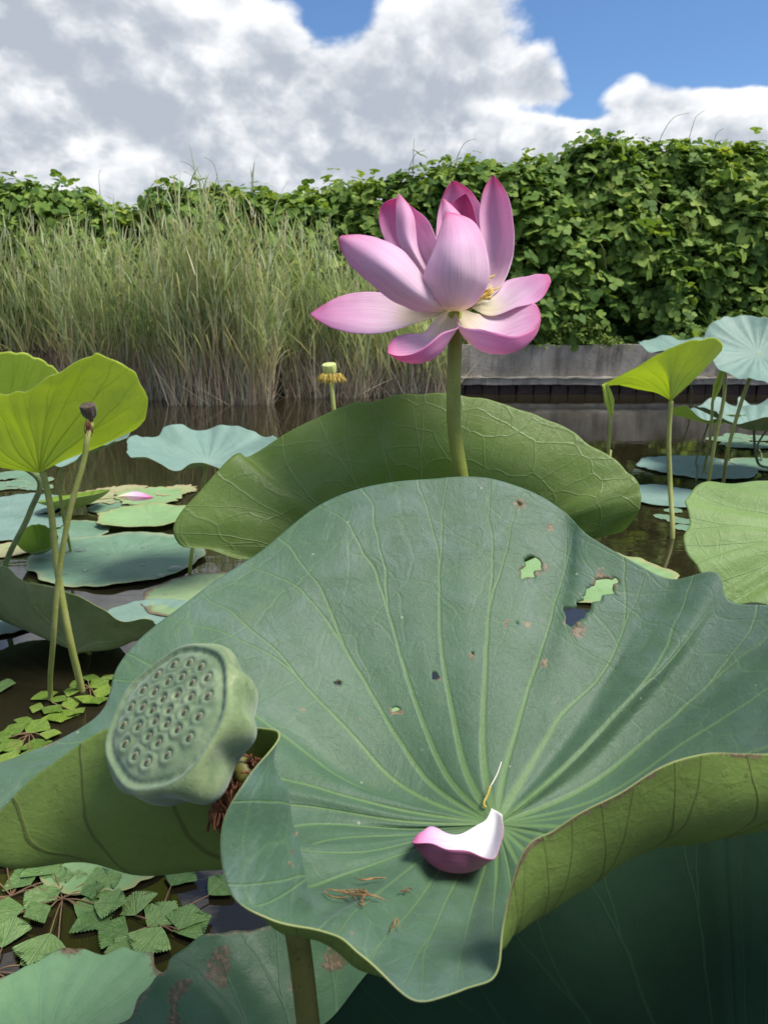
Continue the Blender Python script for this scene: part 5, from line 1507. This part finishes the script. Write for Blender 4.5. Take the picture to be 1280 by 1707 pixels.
    Q = np.stack([i*nt_ + j, (i+1)*nt_ + j, (i+1)*nt_ + j2, i*nt_ + j2], 1)
    obj('pod_body', mk_mesh('pod_body', Vb.reshape(-1, 3) @ B.T + fc, Q), M[mats[1]], root)
    # seeds with a dark point
    th_ = np.linspace(0, 2 * np.pi, 10, endpoint=False)
    sv = [(0, 0, 1.0)] + [(math.sin(p_) * math.cos(t), math.sin(p_) * math.sin(t), math.cos(p_)) for p_ in (.45, .95, 1.5) for t in th_]
    st = [(0, 1 + i, 1 + (i + 1) % 10) for i in range(10)]
    sq = [(1 + k*10 + i, 1 + (k+1)*10 + i, 1 + (k+1)*10 + (i+1) % 10, 1 + k*10 + (i+1) % 10) for k in range(2) for i in range(10)]
    sm = mk_mesh('seed', np.array(sv), np.array(sq), np.array(st)) if len(seeds) else None
    tm = mk_mesh('seed_tip', np.array(sv) * [.42, .42, .34] + [0, 0, .78], np.array(sq), np.array(st)) if len(seeds) else None
    for sx, sy in seeds:
        lp = np.array([sx * R, sy * R * squash, -dimple * .9 * R / .047])
        wp = B @ lp + fc
        mt = Matrix([[*(B[a_] * seedr * np.array([1, 1, 1.15])), wp[a_]] for a_ in range(3)] + [[0, 0, 0, 1]])
        o = obj('seed', sm, M[mats[2]], root); o.matrix_basis = mt
        o2 = bpy.data.objects.new('seed_tip', tm); col.objects.link(o2); o2.parent = o
        if not tm.materials: tm.materials.append(M['pod_tip'])
    pend = fc - nrm * H * 1.2
    tube_obj('stem', list(stem) + [pend], stem_r, M[smat], root, 12, 10)
    return root, B, fc, pend
# near pod: 31 seeds, positions read off the face
SEED_PX = [(294, 1109), (320, 1106), (339, 1113), (267, 1126), (285, 1138), (308, 1130), (325, 1140), (350, 1131), (243, 1152), (263, 1155), (277, 1167), (301, 1160), (323, 1164), (351, 1162), (223, 1180), (243, 1180), (259, 1186), (287, 1186), (312, 1190), (336, 1196), (211, 1210), (236, 1213), (264, 1204), (283, 1209), (301, 1218), (320, 1231), (253, 1229), (269, 1240), (214, 1241), (230, 1261), (250, 1272), (284, 1260)]
fc = P(279, 1191, .475)
mj = np.array([.515, 0, .857])                # major axis as seen (right and up)
cam_F = np.array([0, _CP, -_SP]); cam_U = np.array([0, _SP, _CP]); cam_R = np.array([1.0, 0, 0])
maj = cam_R * .515 + cam_U * .857
mn = -cam_R * .857 + cam_U * .515             # minor axis direction on the picture (left/up)
tl = math.radians(47)
pn = mn * math.sin(tl) * 1.0 - ray(279, 1191) / np.linalg.norm(ray(279, 1191)) * math.cos(tl)
pn /= np.linalg.norm(pn)
Rp = 128 / FPX * .475
sds = []
e1_ = maj - np.dot(maj, pn) * pn; e1_ /= np.linalg.norm(e1_); e2_ = np.cross(pn, e1_)
for sx, sy in SEED_PX:
    d = ray(sx, sy); o_ = np.array([0, 0, CAM_H]); t = np.dot(fc - o_, pn) / np.dot(d, pn)
    q = o_ + d * t - fc
    sds.append((np.dot(q, e1_) / Rp, np.dot(q, e2_) / Rp))
podroot, PB, _, pend = pod('seed_pod', 'big green lotus seed pod facing us with many seeds in pits', fc, pn, maj, Rp, .052, sds,
    [P(540, 1990, .56) + [0, 0, -.3], P(530, 1850, .555), P(512, 1690, .545), P(498, 1575, .535), P(470, 1440, .515), P(440, 1340, .50)], ('pod_face', 'pod_side', 'pod_seed'), 'stem_brown', 5, stem_r=.0082, flute=.13, neck=.2)
# dried stamens hanging round its neck
r5 = np.random.default_rng(15)
parts = []
for k in range(70):
    a0 = P(r5.uniform(362, 405), r5.uniform(1296, 1318), r5.uniform(.49, .515))
    a1 = P(r5.uniform(350, 392), r5.uniform(1345, 1368), r5.uniform(.495, .515)); a2 = a1 + np.array([r5.normal() * .003, r5.normal() * .004, -r5.uniform(.002, .012)])
    parts.append(tube([a0, (a0 + a1) / 2 + r5.normal(size=3) * .0016, a1, a2], [.0006, .0006, .0007, .0009], 5, 4)[:3])
for k in range(26):
    a0 = P(r5.uniform(418, 436), r5.uniform(1262, 1285), r5.uniform(.495, .51)); a1 = a0 + r5.normal(size=3) * .006
    parts.append(tube([a0, (a0 + a1) / 2 + r5.normal(size=3) * .002, a1], .0008, 5, 4)[:3])
V, Q, T = merge(parts)
tag(obj('dried_stamens', mk_mesh('dried_stamens', V, Q, T), M['dry'], podroot), kind='stuff')

# small brown pod on the left
M['bpod'] = pod_mat('brown_pod', (.060, .042, .028), (.11, .075, .05), (.18, .14, .1), .8)
f1 = W(85, 1166)
hex_ = [(0, 0)] + [(.38 * math.cos(a), .38 * math.sin(a)) for a in np.linspace(0, 6.28, 6, endpoint=False)] + [(.74 * math.cos(a + .2), .74 * math.sin(a + .2)) for a in np.linspace(0, 6.28, 12, endpoint=False)]
pb, _, _, pe = pod('seed_pod', 'small brown dried seed pod in front of the bright translucent leaf', P(146, 675, 1.70), (-.05, -.28, 1), (1, 0, 0), .0165, .034, hex_,
    [f1 + [0, 0, -.25], f1, P(90, 1060, 1.80), P(98, 965, 1.76), P(120, 840, 1.72), P(142, 760, 1.705), P(147, 728, 1.70)], ('bpod', 'bpod', 'bpod'), 'stem_y', 6, dimple=.004, flute=.05, neck=.3, stem_r=.0062, seedr=.0022)
parts = []
for k in range(40):
    a0 = P(r5.uniform(143, 152), r5.uniform(700, 708), 1.70); a1 = a0 + np.array([r5.normal() * .004, r5.normal() * .004, -r5.uniform(.012, .028)])
    parts.append(tube([a0, (a0 + a1) / 2 + r5.normal(size=3) * .002, a1], .0009, 5, 4)[:3])
V, Q, T = merge(parts)
tag(obj('dried_stamens', mk_mesh('dried_stamens', V, Q, T), M['dry'], pb), kind='stuff')
# young yellow pod behind the upright leaf
M['ypod'] = pod_mat('yellow_pod', (.42, .46, .12), (.50, .54, .17), (.6, .6, .3), .3)
f1 = W(562, 770)
py_, _, _, pe = pod('seed_pod', 'young yellow-green pod with a fringe of stamens before the reeds', P(548, 607, 2.75), (-.12, -.22, 1), (1, 0, 0), .024, .050, hex_[:1], [f1 + [0, 0, -.2], f1, P(557, 690, 2.76), P(553, 645, 2.75)],
    ('ypod', 'ypod', 'ypod'), 'stem_y', 7, dimple=.001, flute=.015, neck=.4, stem_r=.0085, seedr=.001)
V, Q, T = stamen_ring(P(551, 626, 2.75), np.array([0, 0, 1.0]), .014, 110, .028, 9, .75, .66)
V = V + (V - V.mean(0)) * np.array([.25, .25, .1])
tag(obj('stamens', mk_mesh('stamens', V, Q, T), M['stamen'], py_), kind='stuff')

# ------------------------------------------------------------------ fallen petals and debris on the big leaf
def on_leaf(px, py, up=0.002):
    """point of the big leaf under a pixel: nearest blade vertex along the ray"""
    pr = project(LV)
    d = (pr[:, 0] - px) ** 2 + (pr[:, 1] - py) ** 2
    k = np.argsort(d)[:12]
    depth = LV[k] @ np.array([0, _CP, -_SP]) - CAM_H * -_SP
    t = depth.min()
    return P(px, py, t) + np.array([0, -.3, 1]) * up
mainblade = [o for o in main.children if o.name.startswith('leaf_blade')][0]
LV = np.zeros(len(mainblade.data.vertices) * 3, np.float32); mainblade.data.vertices.foreach_get('co', LV); LV = LV.reshape(-1, 3).astype(float)
def TL(px, py, up):
    p = on_leaf(px, py, 0.0)
    return (px, py, float(p[1] * _CP - (p[2] - CAM_H) * _SP) - up)
def on3(L): return [TL(*q) for q in L]
fp = petal('fallen_petal', [
  on3([(819, 1349, .016), (800, 1376, .012), (772, 1386, .010), (745, 1383, .010), (718, 1377, .012), (700, 1390, .018), (687, 1401, .026)]),
  on3([(828, 1352, .018), (826, 1400, .012), (800, 1435, .006), (760, 1454, .004), (725, 1444, .006), (700, 1420, .016), (687, 1402, .026)]),
  on3([(837, 1357, .022), (836, 1400, .036), (815, 1428, .046), (780, 1420, .050), (745, 1418, .050), (712, 1406, .040), (687, 1402, .026)])],
  ['fallen_out', 'fallen_in'], None, 30, 50, .0007, 140, .0024)
tag(fp, 'curled white and purple-pink petal lying in the big cupped leaf', 'petal')
p0, p1, p2, p3 = on_leaf(810, 1349, .002), on_leaf(806, 1346, .003), on_leaf(816, 1322, .008), on_leaf(833, 1290, .014)
st = empty('fallen_stamen', p0)
tag(st, 'single yellow stamen with a white tip lying above the curled petal', 'stamen')
tube_obj('anther', [p0, p1, (p1 + p2) / 2, p2], .0009, M['stamen'], st, 6, 6)
tube_obj('filament', [p2, (p2 + p3) / 2 + [.001, 0, 0], p3], [.0006, .0004], M['filament'], st, 6, 6)
def debris(name, label, strands, mat, seed, rad=.00042):
    r = np.random.default_rng(seed); parts = []
    for pts in strands:
        q = [on_leaf(x + r.normal() * 1.0, y + r.normal() * 1.0, r.uniform(.001, .004)) for x, y in pts]
        parts.append(tube(q, [rad * .7, rad * 1.2, rad * .6], 5, 5)[:3])
    V, Q, T = merge(parts)
    o = tag(obj(name, mk_mesh(name, V, Q, T), M[mat]), label, 'plant debris', 'dried stamens on the big leaf')
    return o
r6 = np.random.default_rng(4)
debris('dried_stamens', 'tangle of tan dried stamens in the fold of the big leaf', [[(541 + 8 * k + r6.normal() * 4, 1485 + 1.2 * k + r6.normal() * 4), (560 + 8 * k, 1490 + k + r6.normal() * 5), (580 + 8 * k, 1497 + r6.normal() * 4 + .6 * k)] for k in range(9)] + [[(600, 1505), (612, 1492), (606, 1484)], [(600, 1500), (604, 1512), (598, 1509)]], 'dry_tan', 1, .00042)
debris('dried_stamens', 'thin single dried stamen lying up-slope of the tan tangle', [[(592, 1469), (610, 1470), (630, 1466), (645, 1465)], [(600, 1471), (620, 1468), (640, 1467)]], 'dry_tan', 2)
debris('dried_stamens', 'short dark dried stamen between tangle and curled petal', [[(664, 1494), (670, 1489), (684, 1491)], [(672, 1492), (680, 1486), (688, 1487)]], 'dry', 3)
debris('dried_stamens', 'upright tan dried stamen scrap near the drooping lip of the big leaf', [[(652, 1558), (656, 1542), (660, 1538), (666, 1552)], [(655, 1552), (659, 1540), (663, 1545)]], 'dry_tan', 4)
# pale petal lying on the far floating leaf
c0 = W(225, 833, .05)
d_ = np.array([.085, .02, 0.0])
pf = petal('fallen_petal', [np.array([c0 - d_ + [0, .0, .02], c0 + [0, .05, .03], c0 + d_ + [0, .02, .0]]), np.array([c0 - d_ + [0, 0, .02], c0 + [0, .0, -.005], c0 + d_ + [0, .02, .0]]), np.array([c0 - d_ + [0, 0, .02], c0 + [0, -.045, .03], c0 + d_ + [0, .02, 0]])],
           ['petal_low'], None, 12, 16, .0008, 141)
tag(pf, 'pink petal lying on the broken floating leaf beyond the drops', 'petal')

# ------------------------------------------------------------------ water chestnut rosettes
def trapa_mat(name, c1, c2, c3):
    m, b, out = new_mat(name)
    oi = b.n('ObjectInfo')
    uv = b.n('UVMap'); uv.uv_map = 'UVMap'
    x, y, _ = b.sep(uv.outputs[0])
    oc = b.n('TexCoord').outputs['Object']
    n = b.noise(b.vm('ADD', oc, b.vm('MULTIPLY', oi.outputs['Location'], (31, 31, 0))), 3.0, 4, .65)
    ang = b.m('ARCTAN2', b.m('ABSOLUTE', x), b.m('ADD', y, .12))
    st = b.m('ABSOLUTE', b.m('SUBTRACT', b.m('FRACT', b.m('MULTIPLY', ang, 6.5)), .5))
    vein = b.m('MAXIMUM', b.sstep(st, 0.0, .13, 1, 0), b.sstep(b.m('ABSOLUTE', x), .0, .03, 1, 0))
    c = b.ramp(b.m('ADD', b.m('MULTIPLY', n, .9), b.m('MULTIPLY', b.m('SUBTRACT', oi.outputs['Random'], .5), .55)), [(.15, c1), (.5, c2), (.85, c3)])
    c = b.mix(b.m('MULTIPLY', vein, .45), c, tuple(q * 1.5 for q in c3))
    c = b.mix(b.sstep(b.noise(oc, 9.0, 4, .7), .68, .74), c, (.10, .05, .025))
    bs = b.n('BsdfPrincipled'); b.set(bs.inputs['Base Color'], c)
    bs.inputs['Roughness'].default_value = .36; bs.inputs['Specular IOR Level'].default_value = .4
    bp = b.n('Bump'); bp.inputs['Strength'].default_value = .6; bp.inputs['Distance'].default_value = .02
    b.set(bp.inputs['Height'], b.m('SUBTRACT', n, b.m('MULTIPLY', vein, .5))); b.set(bs.inputs['Normal'], bp.outputs[0])
    b.nt.links.new(bs.outputs[0], out.inputs[0])
    return m
M['trapa'] = trapa_mat('water_chestnut_leaf', (0.075, 0.155, 0.035), (0.135, 0.235, 0.065), (0.21, 0.31, 0.105))
M['trapa2'] = trapa_mat('water_chestnut_leaf_yellow', (0.075, 0.14, 0.015), (0.14, 0.22, 0.028), (0.22, 0.30, 0.045))
M['trapa_stalk'] = plain_mat('water_chestnut_stalk', (.16, .09, .05), (.22, .14, .07), 40, .6)
def trapa_mesh(name, teeth=7, wid=.62, depth=.09, seed=0):
    r = np.random.default_rng(seed)
    half = [(0.0, 0.0), (.20, .12), (.42, .30), (wid, .48)]
    tips = []
    for k in range(teeth):
        f = (k + .5) / teeth; g = (k + 1) / teeth
        x = wid * (1 - f ** 1.15); y = .48 + .52 * f ** .85
        tips.append((x + depth * .9, y + depth * .55)); 
        x = wid * (1 - g ** 1.15); y = .48 + .52 * g ** .85
        tips.append((x + .005, y - .01))
    rt = half + tips[:-1] + [(0.0, 1.04)]
    V, T = [], []
    nside = len(rt)
    V += [(0, y_, 0.0) for y_ in (.0, .35, .7, 1.04)]
    def zf(x, y): return .10 * abs(x) - .22 * x * x - .06 * (y - .5) ** 2
    base = len(V)
    for sgn in (1, -1):
        off = len(V)
        V += [(sgn * x, y, zf(x, y)) for x, y in rt[1:]]
        ids = [0] + list(range(off, off + nside - 1))
        c = 1
        for a in range(nside - 1):
            m_ = 1 if rt[a + 1][1] < .62 else 2
            tri = (m_, ids[a], ids[a + 1])
            T.append(tri if sgn > 0 else tri[::-1])
        # fill the seam between the two fan centres
        k0 = next(i for i in range(nside) if rt[i][1] >= .62)
        tri = (1, ids[k0 - 1], 2); T.append(tri if sgn > 0 else tri[::-1])
    V = np.array(V); T = np.array(T)
    return mk_mesh(name, V, T=T, smooth=True, uvt=V[T][:, :, :2])
TM = [trapa_mesh('water_chestnut_leaf', 10, .60, .050, 0), trapa_mesh('water_chestnut_leaf_b', 9, .68, .048, 1), trapa_mesh('water_chestnut_leaf_round', 10, .64, .026, 2)]
def rosette(px, py, leaves, label, mat='trapa', mset=(0, 1), seed=0):
    r = np.random.default_rng(seed)
    c = W(px, py)
    root = empty('water_chestnut_plant', c); tag(root, label, 'water plant', 'water chestnut plants floating near the big leaf')
    parts = []
    for k, (lx, ly, s, az) in enumerate(leaves):
        p = W(lx, ly, 0.006 + .0012 * (k % 5))
        me = TM[mset[k % len(mset)]]
        key = me.name + mat
        me2 = bpy.data.meshes.get(key)
        if me2 is None:
            me2 = me.copy(); me2.name = key; me2.materials.append(M[mat])
        o = bpy.data.objects.new('leaf', me2); col.objects.link(o); o.parent = root
        o.matrix_parent_inverse = Matrix.Translation(-root.location)
        Lr = s
        tipd = np.array([math.sin(math.radians(az)), math.cos(math.radians(az)), 0])
        b0 = p - tipd * Lr * .5
        o.matrix_basis = Matrix.Translation(Vector(b0)) @ Matrix.Rotation(-math.radians(az), 4, 'Z') @ Matrix.Rotation(math.radians(r.uniform(-3, 8)), 4, 'X') @ Matrix.Rotation(math.radians(r.normal() * 5), 4, 'Y') @ Matrix.Diagonal((Lr * r.uniform(.9, 1.1), Lr, Lr, 1))
        q = np.array([c[0], c[1], .001]); e = np.array([b0[0], b0[1], b0[2] - .001])
        parts.append(tube([q, (q + e) / 2 + np.array([0, 0, .004]), e], .0013, 5, 5)[:3])
    V, Q, T = merge(parts)
    obj('stalks', mk_mesh('stalks', V, Q, T), M['trapa_stalk'], root)
def ring(px, py, n, rad, s, seed, jit=.25, inner=0.0):
    r = np.random.default_rng(seed); c = W(px, py); out = []
    for k in range(n):
        az = 360 * k / n + r.normal() * 14
        d = rad * r.uniform(1 - jit, 1 + jit) * (inner if (inner and k % 3 == 0) else 1)
        p = np.array([c[0] + math.sin(math.radians(az)) * d, c[1] + math.cos(math.radians(az)) * d, 0])
        pp = project(p[None])[0]
        out.append((pp[0], pp[1], s * r.uniform(.8, 1.15) * (.7 if (inner and k % 3 == 0) else 1), az + r.normal() * 12))
    return out
rosette(105, 1500, ring(105, 1500, 15, .088, .062, 1, .3, .45), 'large rosette of toothed green leaves floating under the big leaf')
rosette(262, 1545, [(225, 1505, .058, -20), (270, 1525, .060, 30), (320, 1540, .060, 60), (225, 1590, .058, -140), (250, 1568, .06, 200), (190, 1555, .05, -80), (205, 1580, .05, -120), (300, 1460, .052, 20), (368, 1478, .05, 40), (310, 1530, .05, 10)],
        'loose rosette of toothed leaves beside the ragged leaf edge', seed=3)
rosette(-8, 1622, ring(-8, 1622, 9, .065, .058, 5, .3), 'partly visible toothed rosette next to the scorched floating leaf', seed=5)
rosette(20, 1495, ring(10, 1470, 9, .075, .052, 6, .3), 'toothed rosette at the shaded water under the olive curled leaf side', seed=6)
rosette(100, 1180, [(75, 1160, .05, -40), (103, 1192, .062, 160), (118, 1172, .045, 60), (88, 1182, .05, 200), (98, 1165, .042, 20), (128, 1186, .04, 110), (62, 1180, .035, -90)],
        'group of rounded lime green floating leaves below the crossing stems', 'trapa2', (2, 1), seed=7)
rosette(50, 1225, [(62, 1212, .06, 20), (25, 1216, .055, -50), (20, 1243, .055, 220), (60, 1240, .05, 150), (84, 1222, .048, 80), (2, 1228, .05, -90), (40, 1200, .04, 0), (14, 1262, .05, 190), (-8, 1250, .05, 250), (45, 1258, .04, 170)],
        'lime green rosette beside the tattered rim of the big leaf', 'trapa2', (2, 1), seed=17)
rosette(150, 1148, [(120, 1152, .04, -90), (146, 1166, .048, 180), (166, 1140, .055, 40), (152, 1130, .038, 0), (172, 1152, .05, 90), (130, 1138, .036, -60), (163, 1168, .045, 150), (180, 1128, .04, 50)],
        'lime green floating leaf cluster behind the rim of the big leaf', 'trapa2', (2, 1), seed=8)
rosette(4, 1146, [(6, 1144, .06, 80)], 'single little green leaf afloat on the dark water', 'trapa', (2,), seed=9)
# thin stray tendril stalk on the water
